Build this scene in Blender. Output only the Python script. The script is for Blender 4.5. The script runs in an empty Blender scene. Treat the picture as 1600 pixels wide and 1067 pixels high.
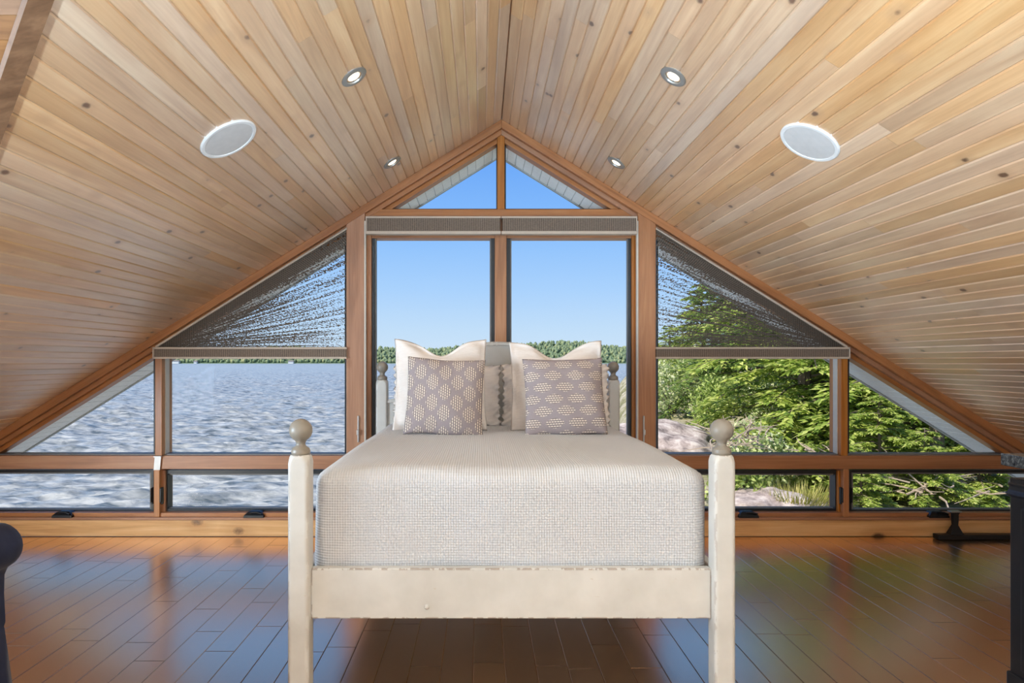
import bpy, bmesh, math, random
import numpy as np
from mathutils import Vector, Matrix, noise as mnoise

# ------------------------------------------------------------------ camera, sky, sun, lights, exposure
F, CU, CV, H = 1000.0, 752.0, 565.0, 1.338       # focal length (px of a 1600 wide frame), principal point, eye height
sc = bpy.context.scene
col = sc.collection
cam_d = bpy.data.cameras.new('camera'); cam = bpy.data.objects.new('camera', cam_d); col.objects.link(cam)
cam.location = (0, 0, H); cam.rotation_euler = (math.pi/2, 0, 0)
cam_d.sensor_fit = 'HORIZONTAL'; cam_d.sensor_width = 36.0; cam_d.lens = F/1600*36
cam_d.shift_x = (800-CU)/1600; cam_d.shift_y = (CV-533.5)/1600
cam_d.clip_start = 0.05; cam_d.clip_end = 6000
sc.camera = cam

world = bpy.data.worlds.new('sky'); sc.world = world; world.use_nodes = True
wn = world.node_tree.nodes; wl = world.node_tree.links; wn.clear()
w_out = wn.new('ShaderNodeOutputWorld'); w_bg = wn.new('ShaderNodeBackground')
w_tc = wn.new('ShaderNodeTexCoord'); w_sep = wn.new('ShaderNodeSeparateXYZ'); w_ramp = wn.new('ShaderNodeValToRGB')
wl.new(w_tc.outputs['Generated'], w_sep.inputs[0]); wl.new(w_sep.outputs['Z'], w_ramp.inputs[0])
wl.new(w_ramp.outputs[0], w_bg.inputs[0]); wl.new(w_bg.outputs[0], w_out.inputs[0])
cr = w_ramp.color_ramp
for p, c in [(0.0, (.66, .80, .95)), (.05, (.56, .75, .97)), (.11, (.42, .66, 1.0)), (.20, (.26, .53, 1.0)), (.32, (.14, .38, .95)), (1.0, (.08, .25, .72))]:
    e = cr.elements.new(p) if p not in (0.0, 1.0) else cr.elements[0 if p == 0.0 else len(cr.elements)-1]
    e.color = (*c, 1)
w_bg.inputs[1].default_value = 1.0

def light(name, kind, loc, direction, energy, color=(1, 1, 1), **kw):
    d = bpy.data.lights.new(name, kind); o = bpy.data.objects.new(name, d); col.objects.link(o)
    o.location = loc; o.rotation_euler = Vector(direction).to_track_quat('-Z', 'Y').to_euler()
    d.energy = energy; d.color = color
    for k, v in kw.items(): setattr(d, k, v)
    return o
light('sun', 'SUN', (-20, -15, 20), (.56, .34, -.755), 6.0, (1, .94, .84), angle=.01)
# fill light at an assumed, unseen rear window, added to brighten the room
light('assumed_rear_window_fill', 'AREA', (.15, -2.45, 1.35), (0, 1, .02), 26, (.66, .84, 1), shape='RECTANGLE', size=5.0, size_y=2.0)
# fill light at an added, unseen dormer window, to brighten the right ceiling slope
light('added_dormer_window_fill', 'AREA', (-4.17, .94, 1.15), (1, 0, -.02), 270, (.68, .85, 1), shape='RECTANGLE', size=1.9, size_y=1.1)
sc.view_settings.view_transform = 'Standard'; sc.view_settings.look = 'None'
sc.view_settings.exposure = 0.0; sc.view_settings.gamma = 1.0; sc.view_settings.use_curve_mapping = False
sc.cycles.use_denoising = True
sc.cycles.max_bounces = 7; sc.cycles.transparent_max_bounces = 24

# ------------------------------------------------------------------ helpers
rnd = random.Random(7)
def P(u, v, Y):                      # a measured point of the photograph at a known distance
    return ((u-CU)/F*Y, Y, H-(v-CV)/F*Y)

class MB:
    def __init__(s): s.v = []; s.f = []
    def add(s, vs, fs):
        n = len(s.v); s.v += [tuple(p) for p in vs]; s.f += [tuple(i+n for i in f) for f in fs]; return s
    def box(s, x0, x1, y0, y1, z0, z1):
        return s.add([(x0,y0,z0),(x1,y0,z0),(x1,y1,z0),(x0,y1,z0),(x0,y0,z1),(x1,y0,z1),(x1,y1,z1),(x0,y1,z1)],
                     [(0,3,2,1),(4,5,6,7),(0,1,5,4),(1,2,6,5),(2,3,7,6),(3,0,4,7)])
    def prism(s, xz, y0, y1):        # polygon in XZ extruded along Y
        n = len(xz)
        a = sum(xz[i][0]*xz[(i+1) % n][1]-xz[(i+1) % n][0]*xz[i][1] for i in range(n))
        if a < 0: xz = xz[::-1]
        vs = [(x, y0, z) for x, z in xz]+[(x, y1, z) for x, z in xz]
        fs = [tuple(range(n)), tuple(range(2*n-1, n-1, -1))]+[(i+n, (i+1) % n+n, (i+1) % n, i) for i in range(n)]
        return s.add(vs, fs)
    def loft(s, rings, cap=True):    # closed rings of equal count, counter-clockwise seen from the end of the loft
        n = len(rings[0]); vs = [p for r in rings for p in r]; fs = []
        for k in range(len(rings)-1):
            for i in range(n):
                j = (i+1) % n; fs.append((k*n+i, k*n+j, (k+1)*n+j, (k+1)*n+i))
        if cap: fs += [tuple(range(n-1, -1, -1)), tuple((len(rings)-1)*n+i for i in range(n))]
        return s.add(vs, fs)
    def lathe(s, prof, cx=0, cy=0, n=24):   # (r, z) from below upwards
        return s.loft([[(cx+r*math.cos(2*math.pi*i/n), cy+r*math.sin(2*math.pi*i/n), z) for i in range(n)] for r, z in prof])
    def tube(s, pts, radii, n=6):
        pts = [Vector(p) for p in pts]; rings = []
        for k, p in enumerate(pts):
            t = (pts[min(k+1, len(pts)-1)]-pts[max(k-1, 0)]).normalized()
            a = t.orthogonal().normalized() if k == 0 else (a-t*a.dot(t)).normalized()
            b = t.cross(a)
            rings.append([tuple(p+(a*math.cos(2*math.pi*i/n)+b*math.sin(2*math.pi*i/n))*radii[k]) for i in range(n)])
        return s.loft(rings)
    def mesh(s, name):
        m = bpy.data.meshes.new(name); m.from_pydata(s.v, [], s.f); m.update(); return m
    def build(s, name, mat, parent=None, smooth=False, bevel=0, origin=None):
        if origin is not None:
            ox, oy, oz = origin; s.v = [(x-ox, y-oy, z-oz) for x, y, z in s.v]
        me = s.mesh(name)
        return obj(name, me, mat, parent, smooth, bevel, origin)

def obj(name, me, mat, parent=None, smooth=False, bevel=0, origin=None):
    o = bpy.data.objects.new(name, me); col.objects.link(o)
    if mat is not None and not me.materials: me.materials.append(mat)
    if origin is not None: o.location = origin
    if parent is not None:
        o.parent = parent
        if origin is not None: o.location = Vector(origin)-parent.location
        else: o.location = -parent.location
    if smooth:
        me.polygons.foreach_set('use_smooth', [True]*len(me.polygons))
        if smooth != 'all': me.set_sharp_from_angle(angle=math.radians(40))
    if bevel:
        m = o.modifiers.new('edge', 'BEVEL'); m.width = bevel; m.segments = 2; m.limit_method = 'ANGLE'; m.angle_limit = math.radians(35)
    return o
def np_mesh(name, V, Fq):            # quads from numpy
    me = bpy.data.meshes.new(name); V = np.asarray(V, np.float32); Fq = np.asarray(Fq, np.int32)
    k = Fq.shape[1]
    me.vertices.add(len(V)); me.vertices.foreach_set('co', V.ravel())
    me.loops.add(Fq.size); me.loops.foreach_set('vertex_index', Fq.ravel())
    me.polygons.add(len(Fq)); me.polygons.foreach_set('loop_start', np.arange(0, Fq.size, k, dtype=np.int32))
    me.polygons.foreach_set('loop_total', np.full(len(Fq), k, np.int32)); me.update(calc_edges=True); return me
def empty(name, loc=(0, 0, 0)):
    o = bpy.data.objects.new(name, None); col.objects.link(o); o.location = loc; o.empty_display_size = .1; return o
def tag(o, label, cat, group=None):
    o['label'] = label; o['category'] = cat
    if group: o['group'] = group
    return o
def struct(o, label=None, cat=None):
    o['kind'] = 'structure'
    if label: o['label'] = label
    if cat: o['category'] = cat
    return o

# ------------------------------------------------------------------ materials
class NT:
    def __init__(s, name):
        s.m = bpy.data.materials.new(name); s.m.use_nodes = True; s.t = s.m.node_tree; s.n = s.t.nodes; s.n.clear()
        s.out = s.n.new('ShaderNodeOutputMaterial')
    def add(s, kind, ins=None, **kw):
        x = s.n.new(kind)
        for k, v in kw.items(): setattr(x, k, v)
        for k, v in (ins or {}).items(): s.set(x.inputs[k], v)
        return x
    def set(s, sock, v):
        if isinstance(v, bpy.types.NodeSocket): s.t.links.new(v, sock)
        elif isinstance(v, bpy.types.Node): s.t.links.new(v.outputs[0], sock)
        else:
            if hasattr(sock.default_value, '__len__') and not isinstance(v, str) and len(v) == 3 and len(sock.default_value) == 4: v = (*v, 1)
            sock.default_value = v
    def math(s, op, a, b=None, c=None, clamp=False):
        x = s.n.new('ShaderNodeMath'); x.operation = op; x.use_clamp = clamp
        for i, v in enumerate((a, b, c)):
            if v is not None: s.set(x.inputs[i], v)
        return x.outputs[0]
    def ramp(s, fac, stops, interp='LINEAR'):
        x = s.n.new('ShaderNodeValToRGB'); x.color_ramp.interpolation = interp; e = x.color_ramp.elements
        while len(e) > 1: e.remove(e[-1])
        e[0].position = stops[0][0]; e[0].color = (*stops[0][1], 1)
        for p, c in stops[1:]: q = e.new(p); q.color = (*c, 1)
        s.set(x.inputs[0], fac); return x.outputs[0]
    def mix(s, fac, a, b, mode='MIX'):
        x = s.n.new('ShaderNodeMix'); x.data_type = 'RGBA'; x.blend_type = mode
        s.set(x.inputs[0], fac); s.set(x.inputs[6], a); s.set(x.inputs[7], b); return x.outputs[2]
    def noise(s, vec, scale, detail=4, rough=.55, dist=0):
        x = s.add('ShaderNodeTexNoise', {'Scale': scale, 'Detail': detail, 'Roughness': rough, 'Distortion': dist})
        if vec is not None: s.set(x.inputs['Vector'], vec)
        return x.outputs[0]
    def mapping(s, vec, scale=(1, 1, 1), loc=None):
        x = s.add('ShaderNodeMapping', {'Vector': vec, 'Scale': scale})
        if loc is not None: s.set(x.inputs['Location'], loc)
        return x.outputs[0]
    def bump(s, height, strength=.3, dist=.01):
        return s.add('ShaderNodeBump', {'Height': height, 'Strength': strength, 'Distance': dist}).outputs[0]
    def pbr(s, color, rough=.5, normal=None, **ins):
        b = s.add('ShaderNodeBsdfPrincipled', {'Base Color': color, 'Roughness': rough})
        if normal is not None: s.set(b.inputs['Normal'], normal)
        for k, v in ins.items(): s.set(b.inputs[k.replace('_', ' ')], v)
        s.t.links.new(b.outputs[0], s.out.inputs[0]); return b
def lin(r, g, b): return tuple(((c/255)/12.92 if c/255 <= .04045 else ((c/255+.055)/1.055)**2.4) for c in (r, g, b))

def wood(name, dark, mid, light_, grain='Y', knots=(5, .09), tint=.25, rough=.4, coat=0, knot_col=lin(92, 52, 28), ring=14, world_space=True, coat_ior=1.5, coat_rough=.15, bump=.12, hue=None):
    n = NT(name)
    src = n.add('ShaderNodeNewGeometry').outputs['Position'] if world_space else n.add('ShaderNodeTexCoord').outputs['Object']
    rn = n.add('ShaderNodeObjectInfo').outputs['Random']
    off = n.add('ShaderNodeCombineXYZ', {0: n.math('MULTIPLY', rn, 31.7), 1: n.math('MULTIPLY', rn, 17.3), 2: n.math('MULTIPLY', rn, 53.1)})
    vec = n.add('ShaderNodeVectorMath', {0: src, 1: off}, operation='ADD').outputs[0]
    sc3 = {'X': (.9, ring, ring), 'Y': (ring, .9, ring), 'Z': (ring, ring, .9)}[grain]
    g1 = n.noise(n.mapping(vec, sc3), 1.0, 5, .6, 1.2)
    fine = n.noise(n.mapping(vec, tuple(4 if k < 1 else k*9 for k in sc3)), 1.0, 2, .5)
    cloud = n.noise(n.mapping(vec, tuple(1.5 if k < 1 else 5 for k in sc3)), 1.0, 2, .5)
    g = n.math('ADD', n.math('MULTIPLY', g1, .62), n.math('ADD', n.math('MULTIPLY', fine, .16), n.math('MULTIPLY', cloud, .22)))
    c = n.ramp(g, [(.30, dark), (.50, mid), (.68, light_)])
    tv = n.math('MULTIPLY_ADD', rn, 2*tint, 1-tint)
    hs = n.add('ShaderNodeHueSaturation', {'Color': c, 'Value': tv, 'Saturation': n.math('MULTIPLY_ADD', n.math('FRACT', n.math('MULTIPLY', rn, 7.31)), .35, .82)})
    c = hs.outputs[0]
    if hue: c = n.mix(n.math('GREATER_THAN', n.math('FRACT', n.math('MULTIPLY', rn, 13.7)), hue[0]), c, n.mix(.55, c, hue[1]))
    if knots:
        kv = n.mapping(vec, {'X': (.7, 1, 1), 'Y': (1, .7, 1), 'Z': (1, 1, .7)}[grain])
        d = n.add('ShaderNodeTexVoronoi', {'Vector': kv, 'Scale': knots[0]}).outputs['Distance']
        d = n.math('ADD', d, n.math('MULTIPLY', n.math('SUBTRACT', n.noise(vec, 60, 2), .5), .05))
        halo = n.add('ShaderNodeMapRange', {'Value': d, 'From Min': knots[1]*.9, 'From Max': knots[1]*2.6, 'To Min': .45, 'To Max': 0}).outputs[0]
        core = n.add('ShaderNodeMapRange', {'Value': d, 'From Min': knots[1]*.55, 'From Max': knots[1], 'To Min': .9, 'To Max': 0}).outputs[0]
        c = n.mix(halo, c, dark); c = n.mix(core, c, knot_col)
    b = n.pbr(c, rough, n.bump(g, bump, .004))
    if coat:
        n.set(b.inputs['Coat Weight'], coat); n.set(b.inputs['Coat Roughness'], coat_rough); n.set(b.inputs['Coat IOR'], coat_ior)
    return n.m
M = {}
M['ceiling'] = wood('pine_ceiling', lin(188, 142, 103), lin(214, 171, 130), lin(230, 194, 153), 'Y', (6.3, .105), .12, .36, knot_col=lin(96, 62, 42), coat=.9, coat_ior=2.2, coat_rough=.3)
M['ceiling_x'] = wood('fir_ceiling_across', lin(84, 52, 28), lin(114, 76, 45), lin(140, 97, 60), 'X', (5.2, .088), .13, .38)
M['fir_x'] = wood('fir_rail', lin(136, 82, 42), lin(172, 112, 66), lin(192, 136, 87), 'X', None, .06, .38)
M['fir_z'] = wood('fir_post', lin(138, 84, 43), lin(174, 114, 67), lin(194, 138, 88), 'Z', (3.2, .05), .06, .38)
M['fir_rake'] = wood('fir_rake', lin(136, 82, 42), lin(172, 112, 66), lin(192, 136, 87), 'X', (3, .05), .06, .38, world_space=False)
M['pine_x'] = wood('pine_base', lin(186, 130, 76), lin(220, 168, 110), lin(236, 192, 138), 'X', (3.4, .16), .05, .4, knot_col=lin(70, 36, 20))
def polish(m):
    n = m.node_tree; b = next(x for x in n.nodes if x.type == 'BSDF_PRINCIPLED'); out = next(x for x in n.nodes if x.type == 'OUTPUT_MATERIAL')
    lw = n.nodes.new('ShaderNodeLayerWeight'); lw.inputs[0].default_value = .5; mr = n.nodes.new('ShaderNodeMapRange')
    for i, v in ((1, .33), (2, .62), (3, .04), (4, .96)): mr.inputs[i].default_value = v
    n.links.new(lw.outputs['Facing'], mr.inputs[0]); g = n.nodes.new('ShaderNodeBsdfGlossy'); g.inputs['Roughness'].default_value = .25; g.inputs['Color'].default_value = (1, .76, .54, 1)
    mx = n.nodes.new('ShaderNodeMixShader'); n.links.new(mr.outputs[0], mx.inputs[0]); n.links.new(b.outputs[0], mx.inputs[1]); n.links.new(g.outputs[0], mx.inputs[2]); n.links.new(mx.outputs[0], out.inputs[0]); return m
M['floor'] = wood('walnut_plank', lin(60, 40, 30), lin(96, 69, 53), lin(130, 98, 76), 'Y', (2.5, .03), .26, .35, coat=0, ring=10, bump=.03, hue=(.86, lin(160, 112, 70)))

def plain(name, c, rough=.5, **kw):
    n = NT(name); g = n.noise(n.add('ShaderNodeTexCoord').outputs['Object'], 30, 3)
    cc = n.mix(g, tuple(x*.88 for x in c), tuple(min(1, x*1.08) for x in c)); n.pbr(cc, rough, **kw); return n.m
M['black'] = plain('black_sash', lin(30, 31, 33), .4)
M['black_paint'] = plain('black_paint', lin(26, 27, 31), .28)
M['iron'] = plain('black_iron', lin(20, 20, 22), .45)
M['grey_strip'] = plain('grey_seal', lin(126, 122, 118), .5)
M['white_seal'] = plain('pale_seal', lin(205, 198, 186), .5)
M['white_wall'] = plain('painted_wall', lin(214, 205, 192), .8)
M['grey_wall'] = plain('grey_wall', lin(150, 152, 156), .8)
M['soffit'] = plain('white_soffit', lin(250, 250, 248), .55)
M['fascia'] = plain('grey_fascia', lin(176, 178, 176), .6)
M['nickel'] = plain('brushed_nickel', lin(170, 168, 164), .38, Metallic=.7)
M['silver'] = plain('zinc_plate', lin(190, 186, 182), .4, Metallic=.5)
M['speaker_rim'] = plain('speaker_rim', lin(232, 230, 228), .5)
M['grille'] = plain('speaker_grille', lin(205, 201, 198), .7)
M['bar_metal'] = plain('pale_bar', lin(196, 178, 160), .45)
def emit(name, c, s):
    n = NT(name); e = n.add('ShaderNodeEmission', {'Color': c, 'Strength': s}); n.t.links.new(e.outputs[0], n.out.inputs[0]); return n.m
M['lamp'] = emit('lamp_lens', (1, .88, .66), 3.0)
def glass(name):
    n = NT(name); lw = n.add('ShaderNodeFresnel', {'IOR': 1.35})
    mx = n.add('ShaderNodeMixShader', {0: n.math('MULTIPLY', lw, .05)})
    n.set(mx.inputs[1], n.add('ShaderNodeBsdfTransparent', {'Color': (.98, .99, .99)}).outputs[0])
    n.set(mx.inputs[2], n.add('ShaderNodeBsdfGlossy', {'Roughness': .02}).outputs[0])
    n.t.links.new(mx.outputs[0], n.out.inputs[0]); return n.m
M['glass'] = glass('window_glass')
def distressed():
    n = NT('distressed_white_paint'); tc = n.add('ShaderNodeTexCoord').outputs['Object']
    ge = n.add('ShaderNodeNewGeometry'); bv = n.add('ShaderNodeBevel', {'Radius': .007}, samples=4)
    dt = n.add('ShaderNodeVectorMath', {0: ge.outputs['Normal'], 1: bv.outputs[0]}, operation='DOT_PRODUCT').outputs['Value']
    edge = n.add('ShaderNodeMapRange', {'Value': dt, 'From Min': .999, 'From Max': .985, 'To Min': 0, 'To Max': 1}).outputs[0]
    ch = n.noise(n.mapping(tc, (30, 30, 9)), 1, 4, .6)
    e2 = n.math('MULTIPLY', edge, n.math('GREATER_THAN', ch, .49))
    sp = n.math('GREATER_THAN', n.noise(n.mapping(tc, (18, 18, 60)), 1, 3, .6), .735)
    base = n.ramp(n.noise(n.mapping(tc, (5, 5, 5)), 1, 4), [(.3, lin(192, 190, 184)), (.7, lin(210, 208, 203))])
    c = n.mix(n.math('MULTIPLY', sp, .55), base, lin(186, 172, 150))
    c = n.mix(n.math('MULTIPLY', e2, .85), c, lin(120, 90, 66))
    n.pbr(c, .45, n.bump(n.noise(n.mapping(tc, (60, 60, 14)), 1, 3), .12, .002)); return n.m
M['paint'] = distressed()
M['knob_paint'] = plain('aged_knob_paint', lin(144, 136, 124), .4)
def waffle():
    n = NT('white_waffle_cotton'); tc = n.add('ShaderNodeTexCoord').outputs['Object']; s = n.add('ShaderNodeSeparateXYZ', {0: tc})
    nn = n.add('ShaderNodeSeparateXYZ', {0: n.add('ShaderNodeNewGeometry').outputs['Normal']})
    h = None
    for i in range(3):
        w = n.math('SUBTRACT', 1, n.math('ABSOLUTE', nn.outputs[i]))
        k = n.math('MULTIPLY', n.math('COSINE', n.math('MULTIPLY', s.outputs[i], 2*math.pi/.0105)), w)
        h = k if h is None else n.math('ADD', h, k)
    soft = n.noise(tc, 7, 2)
    b1 = n.add('ShaderNodeBump', {'Height': soft, 'Strength': .25, 'Distance': .03}).outputs[0]
    b2 = n.add('ShaderNodeBump', {'Height': h, 'Strength': .4, 'Distance': .0025, 'Normal': b1}).outputs[0]
    hn = n.math('MULTIPLY_ADD', h, .25, .5, clamp=True)
    c = n.mix(hn, lin(186, 187, 191), lin(207, 208, 211))
    n.pbr(c, .85, b2, Sheen_Weight=.2); return n.m
M['waffle'] = waffle()
def sham_cloth():
    n = NT('cream_matelasse'); tc = n.add('ShaderNodeTexCoord').outputs['Object']
    h = n.noise(n.mapping(tc, (20, 20, 110)), 1, 3, .6)
    c = n.mix(h, lin(226, 214, 205), lin(244, 236, 229))
    n.pbr(c, .85, n.bump(h, .5, .006), Sheen_Weight=.2); return n.m
M['sham'] = sham_cloth()
def deco(name, vertical):
    n = NT(name); tc = n.add('ShaderNodeTexCoord').outputs['Object']; s = n.add('ShaderNodeSeparateXYZ', {0: tc})
    a, b = (s.outputs[0], s.outputs[2]) if vertical else (s.outputs[2], s.outputs[0])
    pa, pb, ha, hb_ = (.148, .124, .25, .40) if vertical else (.141, .133, .21, .41)            # a: short axis period, b: long axis period
    def cell(oa, ob):
        fa = n.math('SUBTRACT', n.math('FRACT', n.math('ADD', n.math('DIVIDE', a, pa), oa)), .5)
        fb = n.math('SUBTRACT', n.math('FRACT', n.math('ADD', n.math('DIVIDE', b, pb), ob)), .5)
        d = n.math('ADD', n.math('POWER', n.math('DIVIDE', n.math('ABSOLUTE', fa), ha), 1.6), n.math('POWER', n.math('DIVIDE', n.math('ABSOLUTE', fb), hb_), 1.5))
        return n.math('LESS_THAN', d, 1)
    dots = n.math('MAXIMUM', cell(.0, .0), cell(.5, .5))
    stripe = n.math('GREATER_THAN', n.math('SINE', n.math('MULTIPLY', a, 2*math.pi/.0125)), -.1)
    dash = n.math('GREATER_THAN', n.math('SINE', n.math('MULTIPLY_ADD', b, 2*math.pi/.016, n.math('MULTIPLY', n.math('FLOOR', n.math('DIVIDE', a, .0125)), 2.4))), -.75)
    thread = n.math('MULTIPLY', n.math('MULTIPLY', dots, stripe), dash)
    base = n.mix(n.noise(n.mapping(tc, (300, 300, 300)), 1, 2), lin(138, 126, 128), lin(168, 155, 156))
    gap = n.math('MULTIPLY', dots, n.math('SUBTRACT', 1, n.math('MULTIPLY', stripe, dash)))
    c = n.mix(n.math('MULTIPLY', gap, .6), base, lin(112, 99, 98))
    c = n.mix(n.math('MULTIPLY', thread, .92), c, lin(228, 214, 198))
    n.pbr(c, .85, n.bump(thread, .4, .003)); return n.m
M['deco_v'] = deco('mauve_print_upright_ovals', True)
M['deco_h'] = deco('mauve_print_lying_ovals', False)
def velvet():
    n = NT('navy_velvet'); tc = n.add('ShaderNodeTexCoord').outputs['Object']
    c = n.mix(n.noise(tc, 9, 3), lin(16, 22, 44), lin(30, 38, 70)); n.pbr(c, .7, n.bump(n.noise(tc, 6, 3), .3, .02), Sheen_Weight=.1, Sheen_Roughness=.4); return n.m
M['velvet'] = velvet()
def stone():
    n = NT('dark_granite'); tc = n.add('ShaderNodeTexCoord').outputs['Object']
    c = n.ramp(n.noise(tc, 70, 6, .7), [(.35, lin(26, 28, 32)), (.5, lin(58, 61, 64)), (.62, lin(104, 106, 106)), (.7, lin(42, 44, 46))]); n.pbr(c, .2); return n.m
M['stone'] = stone()
def woven(name, see_through):
    n = NT(name); tc = n.add('ShaderNodeTexCoord'); ob = tc.outputs['Object']
    s = n.add('ShaderNodeSeparateXYZ', {0: ob})
    rib = n.math('SINE', n.math('MULTIPLY', s.outputs[0], 2*math.pi/.014))
    wf = n.noise(n.mapping(ob, (60, 10, 260)), 1, 3)
    c = n.mix(n.math('MULTIPLY_ADD', rib, .3, n.math('MULTIPLY', wf, .8), clamp=True), lin(74, 62, 54), lin(158, 138, 120))
    b = n.pbr(c, .8)
    if see_through:
        uv = n.add('ShaderNodeSeparateXYZ', {0: tc.outputs['UV']})
        g = n.noise(n.mapping(tc.outputs['Object'], (80, 20, 130)), 1, 2, .6)
        fold = n.noise(n.mapping(tc.outputs['UV'], (38, 1.2, 1)), 1, 3, .6)
        foldd = n.add('ShaderNodeMapRange', {'Value': fold, 'From Min': .38, 'From Max': .66, 'To Min': -.10, 'To Max': .20}).outputs[0]
        cover = n.add('ShaderNodeMapRange', {'Value': uv.outputs[1], 'From Min': .15, 'From Max': .95, 'To Min': .66, 'To Max': .39}).outputs[0]
        head = n.add('ShaderNodeMapRange', {'Value': uv.outputs[0], 'From Min': .80, 'From Max': .9, 'To Min': 0, 'To Max': .22}).outputs[0]
        th = n.math('ADD', n.math('ADD', cover, head), foldd)
        op = n.math('LESS_THAN', g, th)
        mx = n.add('ShaderNodeMixShader', {0: op})
        n.set(mx.inputs[1], n.add('ShaderNodeBsdfTransparent').outputs[0])
        tl = n.add('ShaderNodeAddShader'); 
        mt = n.add('ShaderNodeMixShader', {0: .25}); n.set(mt.inputs[1], b.outputs[0]); n.set(mt.inputs[2], n.add('ShaderNodeBsdfTranslucent', {'Color': c}).outputs[0])
        n.set(mx.inputs[2], mt.outputs[0]); n.n.remove(tl)
        n.t.links.new(mx.outputs[0], n.out.inputs[0])
    return n.m
M['woven'] = woven('woven_brown_fabric', False)
M['woven_mesh'] = woven('woven_brown_open_fabric', True)

# ------------------------------------------------------------------ room shell
XC, ZA, SL = .154, H+1.842, .6215          # ridge X, apex height, roof slope
D = 4.9                                    # inner face of the glazed gable
BACK = -2.6; KNEE = 4.35
ANG = math.atan(SL); CA = math.cos(ANG)
def roof_z(X): return ZA-SL*abs(X-XC)
def ceil_v(u): return 189+.6215*abs(u-783.5)
# dormer valley on the left, near the camera
def valley_far(X): return 1.777-.8714*(X+1.194)
DR_Y = .941; DR_X = -.235; DR_Z = H+1.6

polish(M['floor'])
# floor
fl = MB().box(XC-KNEE-.1, XC+KNEE+.1, BACK-.1, 5.06, -.2, -.016).build('floor', M['black'])
struct(fl, 'dark walnut plank floor with a glossy finish')
PW = .138; rest = MB(); x = XC-KNEE+.02; rf = random.Random(3); nplank = 0
def plank_geo(mb, x0, x1, y0, y1):
    c = .0018
    mb.add([(x0, y0, -.016), (x1, y0, -.016), (x1, y1, -.016), (x0, y1, -.016), (x0, y0, -c), (x1, y0, -c), (x1, y1, -c), (x0, y1, -c),
            (x0+c, y0+c, 0), (x1-c, y0+c, 0), (x1-c, y1-c, 0), (x0+c, y1-c, 0)],
           [(8,9,10,11), (4,5,9,8), (5,6,10,9), (6,7,11,10), (7,4,8,11), (0,1,5,4), (1,2,6,5), (2,3,7,6), (3,0,4,7)])
while x < XC+KNEE:
    y = BACK+rf.uniform(-.9, 0)
    while y < 4.89:
        L = rf.choice([.42, .6, .75, .9, 1.05, 1.2]); y0, y1 = max(y, BACK), min(y+L, 4.9)
        if y1-y0 > .02:
            if y1 > 2.45 and abs((x+PW/2)/max(y1, .1)) < 1.0:
                m = MB(); plank_geo(m, x+.0007, x+PW-.0007, y0+.0007, y1-.0007)
                m.build('plank', M['floor'], fl, origin=(x+PW/2, (y0+y1)/2, 0)); nplank += 1
            else: plank_geo(rest, x+.0007, x+PW-.0007, y0+.0007, y1-.0007)
        y += L
    x += PW
r_ = rest.build('planks_beyond', M['floor'], fl); r_['kind'] = 'stuff'

# ceiling: slabs with tongue-and-groove boards
BW = .0597                                  # board pitch, horizontal
def board_mesh(pts):                        # pts: (xl, ya, yb) , (xr, ya, yb) along local slope axis; visible face at z=0 looking down
    (xl, la, lb), (xr, ra, rb) = pts; c = .0055; t = .014
    f = lambda k: (la+(ra-la)*k, lb+(rb-lb)*k); w = xr-xl
    prof = [(xl, t), (xl, c), (xl+c, 0), (xr-c, 0), (xr, c), (xr, t)]
    ks = [(p[0]-xl)/w for p in prof]
    vs = [(p[0], f(k)[0], p[1]) for p, k in zip(prof, ks)]+[(p[0], f(k)[1], p[1]) for p, k in zip(prof, ks)]
    fs = [(i, i+1, i+7, i+6) for i in range(5)]+[(0, 6, 11, 5), tuple(range(5, -1, -1)), tuple(range(6, 12))]
    return MB().add(vs, fs)
def roof_slab(side):
    m = MB(); e = XC+side*(KNEE+.1); t0, t1 = .0165, .12
    m.prism([(XC, ZA+t0), (e, roof_z(e)+t0), (e, roof_z(e)+t1), (XC, ZA+t1)], BACK-.1 if side > 0 else BACK-.1, 4.98)
    return m
cR = roof_slab(1).build('ceiling_right', M['ceiling']); struct(cR, 'right slope of the pine board ceiling')
# left slab is open where the dormer cuts in
m = MB()
e = XC-KNEE-.1
def slab_piece(poly):                       # plan polygon (X, Y) lifted on the left roof plane
    n = len(poly); a = sum(poly[i][0]*poly[(i+1) % n][1]-poly[(i+1) % n][0]*poly[i][1] for i in range(n))
    if a < 0: poly = poly[::-1]
    vs = [(X, Y, roof_z(X)+.0165) for X, Y in poly]+[(X, Y, roof_z(X)+.12) for X, Y in poly]
    m.add(vs, [tuple(range(n-1, -1, -1)), tuple(range(n, 2*n))]+[(i, (i+1) % n, (i+1) % n+n, i+n) for i in range(n)])
def vn(X): return 2*DR_Y-valley_far(X)
slab_piece([(XC, BACK-.1), (XC, 4.98), (DR_X, 4.98), (DR_X, BACK-.1)])
slab_piece([(DR_X, DR_Y), (DR_X, 4.98), (e, 4.98), (e, valley_far(e))])
slab_piece([(DR_X, DR_Y), (DR_X, BACK-.1), (e, BACK-.1), (e, max(BACK-.1, vn(e)))])
cL = m.build('ceiling_left', M['ceiling']); struct(cL, 'left slope of the pine board ceiling')
rb = random.Random(11)
shared = {}
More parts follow.
